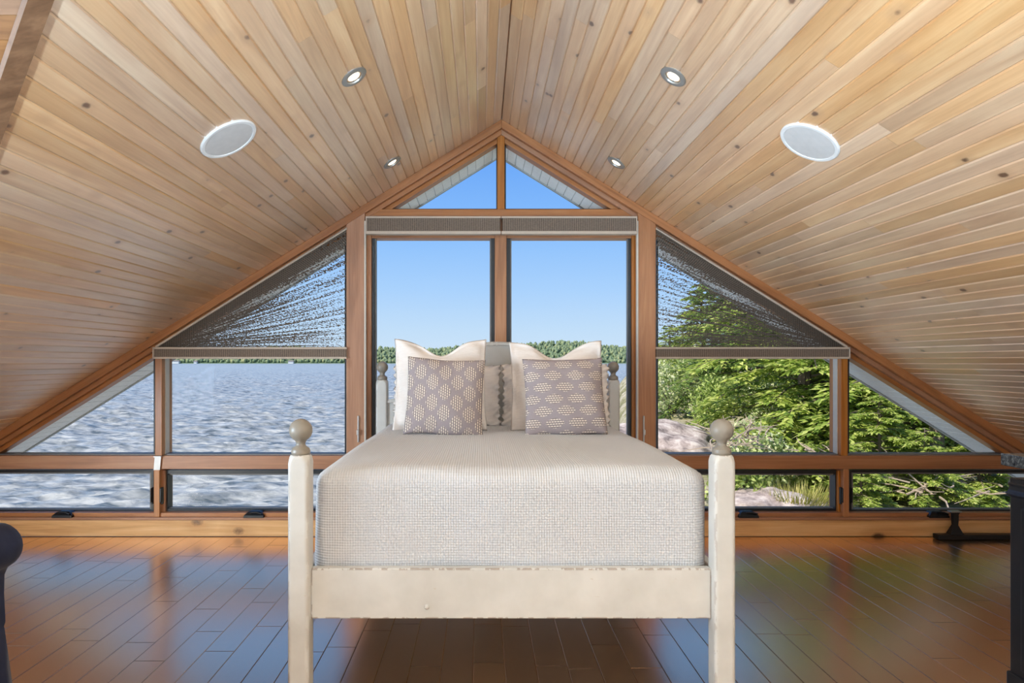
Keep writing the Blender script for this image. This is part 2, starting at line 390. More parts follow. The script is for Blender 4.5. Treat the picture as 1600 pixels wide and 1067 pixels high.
for side, par in ((1, cR), (-1, cL)):
    rows = int(KNEE/BW)
    for i in range(rows):
        d0, d1 = i*BW, (i+1)*BW; dm = (d0+d1)/2
        w = BW/CA-.0006
        pieces = []
        def cut(ya, yb, clip=None):         # split a run into boards
            y = ya; first = True
            while y < yb-.01:
                L = rb.uniform(2.2, 4.4) if not first else rb.uniform(1.2, 4.2)
                ye = min(y+L, yb)
                if yb-ye < .5: ye = yb
                pieces.append((y, ye)); y = ye; first = False
        X0, X1 = XC+side*d0, XC+side*d1
        if side > 0 or X1 > DR_X: cut(BACK, 4.895)
        else:
            cut(min(valley_far(X0), valley_far(X1)), 4.895)
            if min(vn(X0), vn(X1)) > BACK+.3: cut(BACK, min(vn(X0), vn(X1)))
        Xm = XC+side*dm
        for ya, yb in pieces:
            clip0 = side < 0 and X1 <= DR_X and abs(ya-min(valley_far(X0), valley_far(X1))) < 1e-6
            if clip0:
                va, vb = valley_far(X0), valley_far(X1)
                lo = (-w/2, vb-ya-(yb-ya)/2, (yb-ya)/2); hi = (w/2, va-ya-(yb-ya)/2, (yb-ya)/2)
                me = board_mesh((lo, hi)).mesh('ceiling_board')
                s = 1
            else:
                if side not in shared: shared[side] = board_mesh(((-w/2, -.5, .5), (w/2, -.5, .5))).mesh('ceiling_board')
                me = shared[side]; s = yb-ya
            o = bpy.data.objects.new('ceiling_board', me); col.objects.link(o)
            if not me.materials: me.materials.append(M['ceiling'])
            o.parent = par; o.location = (Xm, (ya+yb)/2, roof_z(Xm)); o.rotation_euler = (0, side*ANG, 0); o.scale = (1, s-.0012 if s != 1 else 1, 1)
# dormer: slope facing the camera side, cheek walls, trim along the valley
dm = MB()
xe = XC-KNEE-.1
def dz(Y): return DR_Z-.713*abs(Y-DR_Y)
dm.add([(DR_X, DR_Y, DR_Z+.02), (xe, DR_Y, DR_Z+.02), (xe, valley_far(xe), dz(valley_far(xe))+.02), (DR_X, DR_Y, DR_Z+.14), (xe, DR_Y, DR_Z+.14), (xe, valley_far(xe), dz(valley_far(xe))+.14)],
       [(0,2,1), (3,4,5), (0,1,4,3), (1,2,5,4), (2,0,3,5)])
dm.add([(DR_X, DR_Y, DR_Z+.02), (xe, DR_Y, DR_Z+.02), (xe, vn(xe), dz(vn(xe))+.02), (DR_X, DR_Y, DR_Z+.14), (xe, DR_Y, DR_Z+.14), (xe, vn(xe), dz(vn(xe))+.14)],
       [(0,1,2), (3,5,4), (0,3,4,1), (1,4,5,2), (2,5,3,0)])
cD = dm.build('ceiling_dormer', M['ceiling_x']); struct(cD, 'dormer ceiling beyond the valley in the upper left corner')
k = 0; Y = DR_Y
while Y < valley_far(-3.4):
    Y1 = Y+.058
    def vx(Yv): return -1.194-(Yv-1.777)/.8714
    xr0, xr1 = vx(Y), vx(Y1)
    t = .003
    b = MB(); z0, z1 = dz(Y), dz(Y1)
    b.add([(xe, Y, z0), (xr0, Y, z0), (xr1, Y1-t, z1), (xe, Y1-t, z1), (xe, Y, z0+.015), (xr0, Y, z0+.015), (xr1, Y1-t, z1+.015), (xe, Y1-t, z1+.015)],
          [(0,3,2,1), (4,5,6,7), (0,1,5,4), (1,2,6,5), (2,3,7,6), (3,0,4,7)])
    b.build('ceiling_board', M['ceiling_x'], cD, origin=(-3, Y, z0)); Y = Y1
vt = MB()
pa = Vector((DR_X, DR_Y, DR_Z)); pb = Vector((-3.9, valley_far(-3.9), roof_z(-3.9))); dirv = (pb-pa).normalized()
sd = Vector((-.64, -.74, 0)).normalized(); sd = (sd-dirv*sd.dot(dirv)).normalized(); up = dirv.cross(sd).normalized()
if up.z > 0: up = -up
vs = []
for q in (pa, pb):
    for a_, b_ in ((0, .0), (0, .022), (.055, .022), (.055, -.02)): vs.append(q+sd*a_+up*b_)
vt.add(vs, [(0,1,2,3), (7,6,5,4), (0,4,5,1), (1,5,6,2), (2,6,7,3), (3,7,4,0)])
struct(vt.build('trim_3', M['ceiling_x']), 'brown trim board along the ceiling valley')

# walls out of view: knee walls, dormer end, rear gable with an assumed window opening
zk = roof_z(XC+KNEE)
struct(MB().box(XC+KNEE, XC+KNEE+.1, BACK, 5.0, -.05, zk+.1).build('wall_right', M['white_wall']))
struct(MB().box(XC-KNEE-.1, XC-KNEE, valley_far(XC-KNEE)-.3, 5.0, -.05, zk+.1).build('wall_left', M['white_wall']))
dw = MB().prism([(0, 0), (1, 0), (1, 1), (0, 1)], 0, 1); dw.v = [(XC-KNEE-.1+.1*x_, BACK-.1+(valley_far(XC-KNEE)-.25-BACK)*y_, -.05+(DR_Z+.1)*z_) for x_, y_, z_ in dw.v]
dw = MB(); dy0, dy1 = BACK-.1, valley_far(XC-KNEE)-.35; a_, b_ = XC-KNEE-.1, XC-KNEE
for y0_, y1_, z0_, z1_ in ((dy0, -.1, -.05, DR_Z+.05), (1.98, dy1, -.05, DR_Z+.05), (-.1, 1.98, -.05, .5), (-.1, 1.98, 1.8, DR_Z+.05)): dw.box(a_, b_, y0_, y1_, z0_, z1_)  # leaves a window opening, added for the dormer fill light
struct(dw.build('wall_dormer', M['white_wall']))
bwm = MB()
wx0, wx1, wz0, wz1 = -2.4, 2.7, .35, 2.0  # assumed rear window opening, out of view, for the fill light there
lo, hi = XC-KNEE, XC+KNEE
bwm.prism([(lo, -.05), (hi, -.05), (hi, wz0), (lo, wz0)], BACK-.1, BACK)
bwm.prism([(lo, wz0), (wx0, wz0), (wx0, roof_z(wx0)), (lo, roof_z(lo)+.02)], BACK-.1, BACK)
bwm.prism([(wx1, wz0), (hi, wz0), (hi, roof_z(hi)+.02), (wx1, roof_z(wx1))], BACK-.1, BACK)
bwm.prism([(wx0, min(wz1, roof_z(wx0))), (wx1, min(wz1, roof_z(wx1))), (wx1, roof_z(wx1)+.02), (XC, ZA+.02), (wx0, roof_z(wx0)+.02)], BACK-.1, BACK)
struct(bwm.build('wall_rear', M['grey_wall']))

# ------------------------------------------------------------------ glazed gable
gw = empty('wall_gable', (XC, D, 0)); struct(gw, 'glazed timber gable wall of posts and rails')
def pz(pts, Y): return [P(u, v, Y)[0::2] for u, v in pts]
def piece(name, pts, Y0, Y1, mat, parent=gw, bevel=.004):
    q = pz(pts, Y0); cx = sum(p[0] for p in q)/len(q); cz = sum(p[1] for p in q)/len(q)
    return MB().prism(q, Y0, Y1).build(name, mat, parent, bevel=bevel, origin=(cx, (Y0+Y1)/2, cz))
def rect(u0, u1, v0, v1): return [(u0, v0), (u1, v0), (u1, v1), (u0, v1)]
YF = 4.9
T1, T2 = 13, 28.5                             # rake trim and rake frame, px below the ceiling line
def cv(u, off=0): return ceil_v(u)+off
# posts beside the middle windows
for u0, u1 in ((541, 570), (996.5, 1025)):
    piece('post', [(u0, 838), (u1, 838), (u1, cv(u1, T1-3)), (u0, cv(u0, T1-3))], 4.875, 5.06, M['fir_z'])
for u0, u1, ua, ub in ((570.8, 580, 569, 571.5), (987.5, 996, 995, 997.5)):
    piece('jamb', rect(u0, u1, 336, 838), 4.925, 5.06, M['fir_z'])
    piece('stop_bead', rect(ua, ub, 345, 838), 4.868, 4.9, M['white_seal'], bevel=.001)
piece('mullion', rect(773, 791.5, 330, 838), 4.93, 5.06, M['fir_z'])
piece('mullion', [(777, 330), (788.5, 330), (788.5, 205), (783, 200), (777, 205)], 4.915, 5.06, M['fir_z'])
piece('transom_rail', rect(572, 996, 326.5, 341), 4.905, 5.06, M['fir_x'])
piece('transom_rail', rect(572, 996, 341, 372), 4.945, 5.06, M['fir_x'])
piece('bottom_rail', rect(570, 996, 790, 812), 4.915, 5.06, M['fir_x'])
# rails and mullions of the side windows
for s in (-1, 1):
    U = lambda a: 783.5+s*a                  # distance from the ridge in px
    lo_, hi_ = 242.0, 876.0
    piece('middle_rail', [(U(242.5), 712), (U(838), 712), (U(870), 733), (U(242.5), 733)], 4.9, 5.06, M['fir_x'])
    piece('rail_lip', [(U(242.5), 709), (U(832), 709), (U(838), 713), (U(242.5), 713)], 4.935, 5.03, M['grey_strip'], bevel=.001)
    piece('mullion', [(U(530.5), 712), (U(541.5), 712), (U(541.5), cv(U(541.5), 16)), (U(530.5), cv(U(530.5), 16))], 4.895, 5.06, M['fir_z'])
    piece('mullion', rect(*sorted((U(534.5), U(543.5))), 733, 808), 4.885, 5.06, M['fir_z'])
    piece('jamb', rect(*sorted((U(526), U(534.5))), 735, 803), 4.93, 5.06, M['fir_z'])
    piece('jamb_liner', [(U(524.5), 711), (U(530.5), 711), (U(530.5), cv(U(530.5), 24)), (U(524.5), cv(U(524.5), 24))], 4.94, 5.0, M['white_seal'], bevel=.001)
    piece('sill', rect(*sorted((U(242.5), U(876))), 801, 808.5), 4.9, 5.06, M['fir_x'])
    piece('sill_lip', rect(*sorted((U(242.5), U(876))), 808.5, 813), 4.875, 5.06, M['fir_x'])
    # rake trim and rake frame
    for nm, o0, o1, y0, y1, mat in (('rake_trim', 0, T1, 4.865, 5.06, M['fir_rake']), ('rake_frame', T1, 21, 4.9, 5.06, M['fir_rake']), ('rake_bead', 21, T2, 4.935, 5.03, M['fir_rake'])):
        a = P(U(0), cv(U(0), o0), D); b = P(U(0), cv(U(0), o1), D); far = 878
        c_ = P(U(far), cv(U(far), o1), D); d_ = P(U(far), cv(U(far), o0), D)
        L = math.hypot(d_[0]-a[0], d_[2]-a[2]); ang = math.atan2(d_[2]-a[2], d_[0]-a[0])
        mb = MB()
        loc = Vector((a[0], D, a[2]))
        def tl(p):
            dx, dz_ = p[0]-a[0], p[2]-a[2]; return (dx*math.cos(ang)+dz_*math.sin(ang), -dx*math.sin(ang)+dz_*math.cos(ang))
        mb.prism([tl(a), tl(b), tl(c_), tl(d_)], y0-D, y1-D)
        o = mb.build(nm, mat, gw, bevel=.003); o.location = loc-gw.location; o.rotation_euler = (0, -ang, 0)
bb = piece('baseboard_far', rect(-95, 1662, 812.5, 838), 4.89, 5.0, M['pine_x'], None); struct(bb, 'knotty pine baseboard under the windows')

# ---- windows
wi = [0]
def window(label):
    wi[0] += 1; o = empty('window_%d' % wi[0], (XC, 5.0, .5)); struct(o, label); return o
def inset(poly, d):                          # convex polygon in (u, v), moved inward by d px
    n = len(poly); a = sum(poly[i][0]*poly[(i+1) % n][1]-poly[(i+1) % n][0]*poly[i][1] for i in range(n)); sg = 1 if a > 0 else -1
    L = []
    for i in range(n):
        (x0, y0), (x1, y1) = poly[i], poly[(i+1) % n]; l = math.hypot(x1-x0, y1-y0); nx, ny = -(y1-y0)/l*sg, (x1-x0)/l*sg
        L.append((x0+nx*d, y0+ny*d, x1-x0, y1-y0))
    out = []
    for i in range(n):
        x0, y0, ax, ay = L[i-1]; x1, y1, bx, by = L[i]; den = ax*by-ay*bx
        t = ((x1-x0)*by-(y1-y0)*bx)/den; out.append((x0+ax*t, y0+ay*t))
    return out
def ring(name, poly, d, Y0, Y1, mat, parent):
    inn = inset(poly, d); n = len(poly); mb = MB()
    for i in range(n):
        j = (i+1) % n; mb.prism(pz([poly[i], poly[j], inn[j], inn[i]], Y0), Y0, Y1)
    q = pz(poly, Y0); c = (sum(p[0] for p in q)/n, (Y0+Y1)/2, sum(p[1] for p in q)/n)
    return mb.build(name, mat, parent, origin=c)
def fixed(poly, label, seal=2.0):
    w = window(label)
    ring('gasket', poly, seal, 4.975, 5.01, M['black'], w)
    piece('pane', inset(poly, seal*.6), 4.99, 4.996, M['glass'], w, 0)
    return w
def sash(poly, label, d=5.5, Yf=4.955):
    w = window(label)
    ring('sash', poly, d, Yf, 5.03, M['black'], w)
    ring('glazing_bead', inset(poly, d), 2.2, Yf+.025, 5.02, M['grey_strip'], w)
    piece('pane', inset(poly, d+1), 4.996, 5.002, M['glass'], w, 0)
    return w
w1 = sash([(580, 352), (773, 352), (773, 800), (580, 800)], 'tall middle window left of the centre mullion, behind the bed')
w2 = sash([(791.5, 352), (988, 352), (988, 800), (791.5, 800)], 'tall middle window right of the centre mullion, behind the bed')
gl = lambda u: cv(u, T2-2)
fixed([(777.5, gl(777.5)), (777.5, 328), (783.5-(328-189-T2+2)/.6215, 328)], 'small triangular peak window left of the ridge mullion')
fixed([(788.5, gl(788.5)), (788.5, 328), (783.5+(328-189-T2+2)/.6215, 328)], 'small triangular peak window right of the ridge mullion')
for s in (-1, 1):
    U = lambda a: 783.5+s*a
    sd_ = 'left, looking over the lake' if s < 0 else 'right, looking at the trees'
    fixed([(U(242.5), 710), (U(242.5), gl(U(242.5))), (U(531), gl(U(531))), (U(531), 710)], 'large sloping side window on the '+sd_, 2.4)
    fixed([(U(541.5), 710), (U(541.5), gl(U(541.5))), (783.5+s*(710-189-T2+2)/.6215, 710)], 'pointed corner window under the rake on the '+sd_, 2.0)
    ws = sash([(U(242.5), 734.5), (U(527), 734.5), (U(527), 800.5), (U(242.5), 800.5)], 'low awning window next to the bed on the '+sd_, 5.5)
    wo = sash([(U(543.5), 734.5), (U(850), 734.5), (U(850), 800.5), (U(543.5), 800.5)], 'low awning window in the outer corner on the '+sd_, 3.6)
    # hinged lock handles on the mullion and crank operators on the sill
    for w_, ua in ((ws, U(530.5)), (wo, U(544.8))):
        x_, _, z_ = P(ua, 774, 4.92); mb = MB()
        wd = .012 if w_ is ws else .005
        mb.prism([(x_-wd, z_-.065), (x_+wd, z_-.065), (x_+wd, z_+.065), (x_-wd, z_+.065)], 4.905, 4.925)
        mb.prism([(x_-wd*.6, z_-.05), (x_+wd*.6, z_-.05), (x_+wd*.9, z_+.06), (x_-wd*.5, z_+.06)], 4.888, 4.908)
        mb.build('lock_handle', M['iron'], w_, bevel=.003, origin=(x_, 4.91, z_))
    cranks = ((ws, 398), (wo, 100)) if s < 0 else ((ws, 1168), (wo, 1464))
    for w_, uc in cranks:
        x_, _, z_ = P(uc, 808, 4.9); mb = MB()
        mb.loft([[(x_-a_, 4.9-b_, z_+h_), (x_+a_, 4.9-b_, z_+h_), (x_+a_, 4.945, z_+h_), (x_-a_, 4.945, z_+h_)] for a_, b_, h_ in ((.078, .03, 0), (.075, .03, .018), (.052, .012, .04), (.035, .0, .046))])
        o = mb.build('crank_operator', M['iron'], w_, bevel=.003, origin=(x_, 4.92, z_))
        h2 = MB().tube([(x_-.02, 4.872, z_+.042), (x_+.03, 4.868, z_+.044), (x_+.062, 4.868, z_+.03)], [.006, .006, .008], 8)
        h2.build('crank_handle', M['iron'], o, smooth=True, origin=(x_, 4.87, z_+.04)).location = (0, -.05, .04)
    if s > 0:
        pass
# slim latches on the posts
for u_, w_ in ((560, w1), (1005.5, w2)):
    x_, _, z_ = P(u_, 670, 4.875)
    MB().box(x_-.006, x_+.006, 4.862, 4.876, z_-.1, z_+.1).build('latch_plate', M['silver'], w_, bevel=.002, origin=(x_, 4.87, z_))
    MB().box(x_-.009, x_+.009, 4.845, 4.864, z_-.045, z_-.005).build('latch_lever', M['silver'], w_, bevel=.003, origin=(x_, 4.855, z_-.02))
# metal bracket plate on the left middle rail
x_, _, z_ = P(246, 723, 4.885); mb = MB()
mb.prism([(x_-.03, z_-.055), (x_+.018, z_-.055), (x_+.028, z_+.045), (x_-.02, z_+.045)], 4.884, 4.888)
mb.prism([(x_-.024, z_+.043), (x_+.032, z_+.043), (x_+.032, z_+.052), (x_-.024, z_+.052)], 4.872, 4.9)
tag(mb.build('metal_plate', M['silver'], origin=(x_, 4.885, z_)), 'small bent silver plate on the rail of the left side windows', 'bracket')

# ------------------------------------------------------------------ roof overhang outside
YE = 5.42
for s, nm in ((-1, 'soffit_left'), (1, 'soffit_right')):
    a = MB().prism([(XC, ZA-.085), (XC+s*4.6, ZA-.085-SL*4.6), (XC+s*4.6, ZA+.1-SL*4.6), (XC, ZA+.1)], 5.061, YE)
    so = a.build(nm, M['soffit']); struct(so, 'white boarded soffit of the roof overhang, %s of the peak' % ('left' if s < 0 else 'right'))
    n = 66; pw = 4.5/n
    w = pw/CA
    me = None
    for i in range(n):
        xm = XC+s*(i+.5)*pw
        if me is None:
            c = .004; L = (YE-5.062)/2
            prof = [(-w/2+.001, 0), (-w/2+c, -.012), (w/2-c, -.012), (w/2-.001, 0)]
            b = MB(); b.add([(p, -L, q) for p, q in prof]+[(p, L, q) for p, q in prof], [(0, 1, 5, 4), (1, 2, 6, 5), (2, 3, 7, 6), (3, 0, 4, 7), (3, 2, 1, 0), (4, 5, 6, 7)])
            me = b.mesh('soffit_strip'); me.materials.append(M['soffit'])
        o = bpy.data.objects.new('soffit_strip', me); col.objects.link(o); o.parent = so
        o.location = (xm, (YE+5.061)/2, ZA-.085-SL*(i+.5)*pw); o.rotation_euler = (0, s*ANG, 0)
    fa = MB().prism([(XC, ZA-.11), (XC+s*4.6, ZA-.11-SL*4.6), (XC+s*4.6, ZA+.14-SL*4.6), (XC, ZA+.14)], YE, YE+.03)
    fa.build('fascia', M['fascia'], so, origin=(XC, YE, ZA))

# ------------------------------------------------------------------ recessed lights and speakers
def ceil_frame(X, Y, side):
    nrm = Vector((-side*math.sin(ANG), 0, -math.cos(ANG)))     # into the room
    return Vector((X, Y, roof_z(X))), nrm
def lamp(X, Y, side, label, spot=9):
    p, nrm = ceil_frame(X, Y, side)
    t = empty('recessed_light', p); t.rotation_euler = nrm.to_track_quat('Z', 'Y').to_euler()
    tag(t, label, 'ceiling light', 'recessed lights in the board ceiling')
    n = 32
    def rg(r, z): return [(r*math.cos(2*math.pi*i/n), r*math.sin(2*math.pi*i/n), z) for i in range(n)]
    a = MB().loft([rg(.067, -.004), rg(.067, .004), rg(.06, .008), rg(.043, .008), rg(.041, .004), rg(.036, -.012)], cap=False).build('trim_ring', M['nickel'], smooth=True); a.parent = t; a.location = (0, 0, 0)
    b = MB().loft([rg(.036, -.014), rg(.036, -.002), rg(.030, .001)]).build('lamp_lens', M['lamp'], smooth=True); b.parent = t
    g = MB().loft([rg(.042, -.0135), rg(.042, .0035), rg(.0365, -.003)], cap=False).build('gimbal', M['iron'], smooth=True); g.parent = t
    light('recessed_lamp_glow', 'SPOT', p+nrm*.012, (0, 0, -1), spot, (1, .86, .68), spot_size=math.radians(110), spot_blend=.6, shadow_soft_size=.03)
lamp(-.611, 3.07, -1, 'recessed round light left of the ridge, the nearer one')
lamp(-.611, 4.39, -1, 'recessed round light left of the ridge, beside the peak window')
lamp(.920, 3.067, 1, 'recessed round light right of the ridge, the nearer one')
lamp(.925, 4.385, 1, 'recessed round light right of the ridge, beside the peak window')
for Y in (1.745, .42, -.9, -2.1):  # rows continued with added lamps out of view, to brighten the room
    for s, X in ((-1, -.2 if Y < 1.7 and Y > .3 else -.611), (1, .92)):
        if not (s < 0 and .2 < Y < 1.2): lamp(X, Y, s, '%s of the added recessed lights %s of the ridge behind the speaker' % ({1.745: 'nearest', .42: 'second', -.9: 'third', -2.1: 'rearmost'}[Y], 'left' if s < 0 else 'right'))
def speaker(X, Y, side, label):
    p, nrm = ceil_frame(X, Y, side)
    t = empty('ceiling_speaker', p); t.rotation_euler = nrm.to_track_quat('Z', 'Y').to_euler(); tag(t, label, 'speaker', 'round ceiling speakers')
    n = 48
    def rg(r, z): return [(r*math.cos(2*math.pi*i/n), r*math.sin(2*math.pi*i/n), z) for i in range(n)]
    a = MB().loft([rg(.137, -.006), rg(.137, .004), rg(.132, .009), rg(.119, .009), rg(.117, .005)], cap=False).build('rim', M['speaker_rim'], smooth=True); a.parent = t
    b = MB().loft([rg(.118, -.004), rg(.118, .006), rg(.09, .0075), rg(.02, .008)]).build('grille', M['grille'], smooth=True); b.parent = t
speaker(-1.162, 2.942, -1, 'round white ceiling speaker left of the ridge')
speaker(1.502, 2.928, 1, 'round white ceiling speaker right of the ridge')

# unseen uplight floor lamps, added behind the camera to brighten the ceiling
for lx, ly, lb in ((-1.25, -.55, 'left'), (1.55, -.55, 'right')):
    t = empty('added_fill_uplight', (lx, ly, 0)); tag(t, 'added bronze fill uplight, unseen behind the camera, the %s one' % lb, 'floor lamp', 'added fill uplights')
    a = MB().lathe([(.14, 0), (.14, .015), (.03, .03), (.012, .05)], 0, 0, 24).build('base', M['iron'], smooth=True); a.parent = t
    a = MB().lathe([(.012, .04), (.012, .7)], 0, 0, 12).build('pole', M['iron'], smooth=True); a.parent = t
    n_ = 32
    a = MB().loft([[(q*math.cos(2*math.pi*i/n_), q*math.sin(2*math.pi*i/n_), z) for i in range(n_)] for q, z in ((.02, .69), (.10, .72), (.19, .80), (.20, .81), (.185, .805), (.09, .735), (.01, .72))]).build('bowl_shade', M['speaker_rim'], smooth=True); a.parent = t
    light('added_fill_bulb', 'AREA', (lx, ly, .79), (0, 0, 1), 270, (.57, .80, 1), shape='DISK', size=.3)

# ------------------------------------------------------------------ shades
for u0, u1, lb in ((571, 782.6, 'left'), (783.6, 996, 'right')):
    t = empty('roller_shade', P((u0+u1)/2, 352, 4.87)); tag(t, 'raised brown woven shade above the %s tall middle window' % lb, 'window shade', 'raised woven shades')
    piece('fabric_stack', rect(u0+1.6, u1-1.2, 340, 361), 4.868, 4.92, M['woven'], t, .004)
    piece('head_rail', rect(u0, u1, 337.6, 340.6), 4.858, 4.925, M['bar_metal'], t, .002)
    piece('bottom_bar', rect(u0, u1, 360.6, 365.6), 4.858, 4.915, M['bar_metal'], t, .003)
    e0 = u0 if lb == 'left' else u1-1.6
    piece('end_cap', rect(e0, e0+1.6, 340, 362), 4.858, 4.925, M['bar_metal'], t, .001)
for s in (-1, 1):
    U = lambda a: 783.5+s*a
    sy = 4.872
    ax, _, az = P(U(541), 543.5, sy); bx, _, bz = P(U(242), 545, sy); tx, _, tz = P(U(242), 357, sy)
    t = empty('sunburst_shade', (ax, sy, az)); tag(t, 'brown see-through pleated shade fanning across the %s side window' % ('left' if s < 0 else 'right'), 'window shade', 'triangular pleated shades')
    W_ = abs(bx-ax); Ht = tz-az; th1 = math.atan2(Ht, W_)
    rp = random.Random(5+s); npl = 46; cuts = [0]
    for i in range(npl): cuts.append(cuts[-1]+rp.uniform(.6, 1.5))
    cuts = [c/cuts[-1] for c in cuts]; angs = []
    for i in range(npl):
        angs += [cuts[i], cuts[i]*.35+cuts[i+1]*.65]
    angs.append(1.0); nr = 26; V = []; UV = []
    for i, a in enumerate(angs):
        th = a*th1; R = W_/math.cos(th)
        for j in range(nr+1):
            r = .03+(R-.03)*j/nr; amp = (.002+.011*j/nr)*(1 if i % 2 else -1)
            V.append((-s*r*math.cos(th), amp*1.6, r*math.sin(th))); UV.append((a, r/1.6))
    Fq = []
    for i in range(len(angs)-1):
        for j in range(nr):
            q = (i*(nr+1)+j, i*(nr+1)+j+1, (i+1)*(nr+1)+j+1, (i+1)*(nr+1)+j); Fq.append(q if s < 0 else q[::-1])
    me = np_mesh('pleated_fabric', V, Fq); uvl = me.uv_layers.new(name='UVMap'); li = np.empty(len(me.loops), np.int32); me.loops.foreach_get('vertex_index', li)
    uvl.data.foreach_set('uv', np.array(UV, np.float32)[li].ravel())
    o = obj('pleated_fabric', me, M['woven_mesh']); o.parent = t; o.location = (0, 0, 0)
    piece('bottom_stack', rect(*sorted((U(242), U(544))), 545, 558), 4.852, 4.885, M['woven'], t, .004)
    piece('top_bar', rect(*sorted((U(242), U(545.5))), 542.3, 545.3), 4.845, 4.89, M['bar_metal'], t, .002)
    piece('bottom_bar', rect(*sorted((U(242), U(545))), 557.5, 560.6), 4.845, 4.888, M['bar_metal'], t, .002)
    piece('end_cap', rect(*sorted((U(543.8), U(545.5))), 543, 560), 4.845, 4.888, M['bar_metal'], t, .001)
    piece('side_rail', [(U(242), 355), (U(242), 358.6), (U(541), 544), (U(541), 540.4)], 4.858, 4.876, M['bar_metal'], t, .001)

# ------------------------------------------------------------------ bed
BX0, BX1, BF, BB = -.7575, .995, 2.50, 4.674
BXC = (BX0+BX1)/2
bed = empty('bed', (BXC, (BF+BB)/2, 0)); tag(bed, 'distressed white four-post bed with ball finials and arched headboard', 'bed')
def post(xc, yc, z_sh, z_ball, rball):
    n = 48; a = .041; ch = .007; rings = []
    def sq(th, lim):
        c, s_ = abs(math.cos(th)), abs(math.sin(th)); r = a/max(c, s_); r = min(r, (2*a-ch)/(c+s_)); return min(r, lim)
    def rg(z, lim): return [(xc+sq(2*math.pi*i/n, lim)*math.cos(2*math.pi*i/n), yc+sq(2*math.pi*i/n, lim)*math.sin(2*math.pi*i/n), z) for i in range(n)]
    for z, lim in ((0, 1), (.3, 1), (.6, 1), (z_sh-.05, 1), (z_sh-.03, .0535), (z_sh-.018, .049), (z_sh-.008, .044), (z_sh, .038)): rings.append(rg(z, lim))
    o = MB().loft(rings).build('bed_post', M['paint'], bed, smooth=True, origin=(xc, yc, 0))
    c = z_ball-z_sh-rball
    pr = [(.030, z_sh-.004), (.036, z_sh+c*.08), (.0375, z_sh+c*.25), (.035, z_sh+c*.36), (.0355, z_sh+c*.42), (.032, z_sh+c*.52), (.021, z_sh+c*.66), (.0175, z_sh+c*.80), (.0185, z_sh+c*.95)]
    for i in range(3, 17):
        t_ = -math.pi/2+math.pi*i/17; 
        if math.cos(t_)*rball > .0185 or t_ > 0: pr.append((rball*math.cos(t_), z_ball+rball*math.sin(t_)))
    pr.append((.002, z_ball+rball))
    f = MB().lathe(pr, xc, yc, 32).build('ball_finial', M['knob_paint'], o, smooth=True, origin=(xc, yc, z_sh)); f.location = (0, 0, z_sh)
    return o
for xc in (BX0+.041, BX1-.041):
    post(xc, BF+.041, .970, 1.066, .0455); post(xc, BB-.041, 1.205, 1.298, .042)
xi0, xi1 = BX0+.080, BX1-.080
MB().box(xi0, xi1, 2.54, 2.578, .317, .5176).build('foot_rail', M['paint'], bed, bevel=.005, origin=(BXC, 2.56, .417))
px_, _, pz_ = P(667, 948, 2.54)
f = MB().lathe([(.010, 0), (.010, .003), (.007, .005)], 0, 0, 16).build('wood_plug', M['paint'], bed, smooth=True); f.location = Vector((px_, 2.5402, pz_))-bed.location; f.rotation_euler = (math.pi/2, 0, 0)
for xs in (xi0-.06, xi1+.02): MB().box(xs, xs+.04, BF+.081, BB-.082, .317, .50).build('side_rail', M['paint'], bed, bevel=.005, origin=(xs+.02, 3.6, .4))
hb = []; N = 40
def hz(t):                                   # t 0 at the middle, 1 at the post
    s_ = t*t*(3-2*t); return 1.482-.417*s_**1.35
top = [(BXC+(xi1-BXC)*(i/N*2-1), hz(abs(i/N*2-1))) for i in range(N+1)]
h = MB().prism([(xi0, .30), (xi1, .30)]+[(x_, z_-.02) for x_, z_ in top[::-1]], 4.615, 4.645).build('headboard', M['paint'], bed, origin=(BXC, 4.63, 0))
c = MB()
rings = [[(x_, 4.602, z_-.026), (x_, 4.602, z_-.006), (x_, 4.608, z_), (x_, 4.654, z_), (x_, 4.658, z_-.006), (x_, 4.658, z_-.026)] for x_, z_ in top]
c.loft(rings); c.build('crest_moulding', M['paint'], bed, smooth=True, origin=(BXC, 4.63, 1.4))
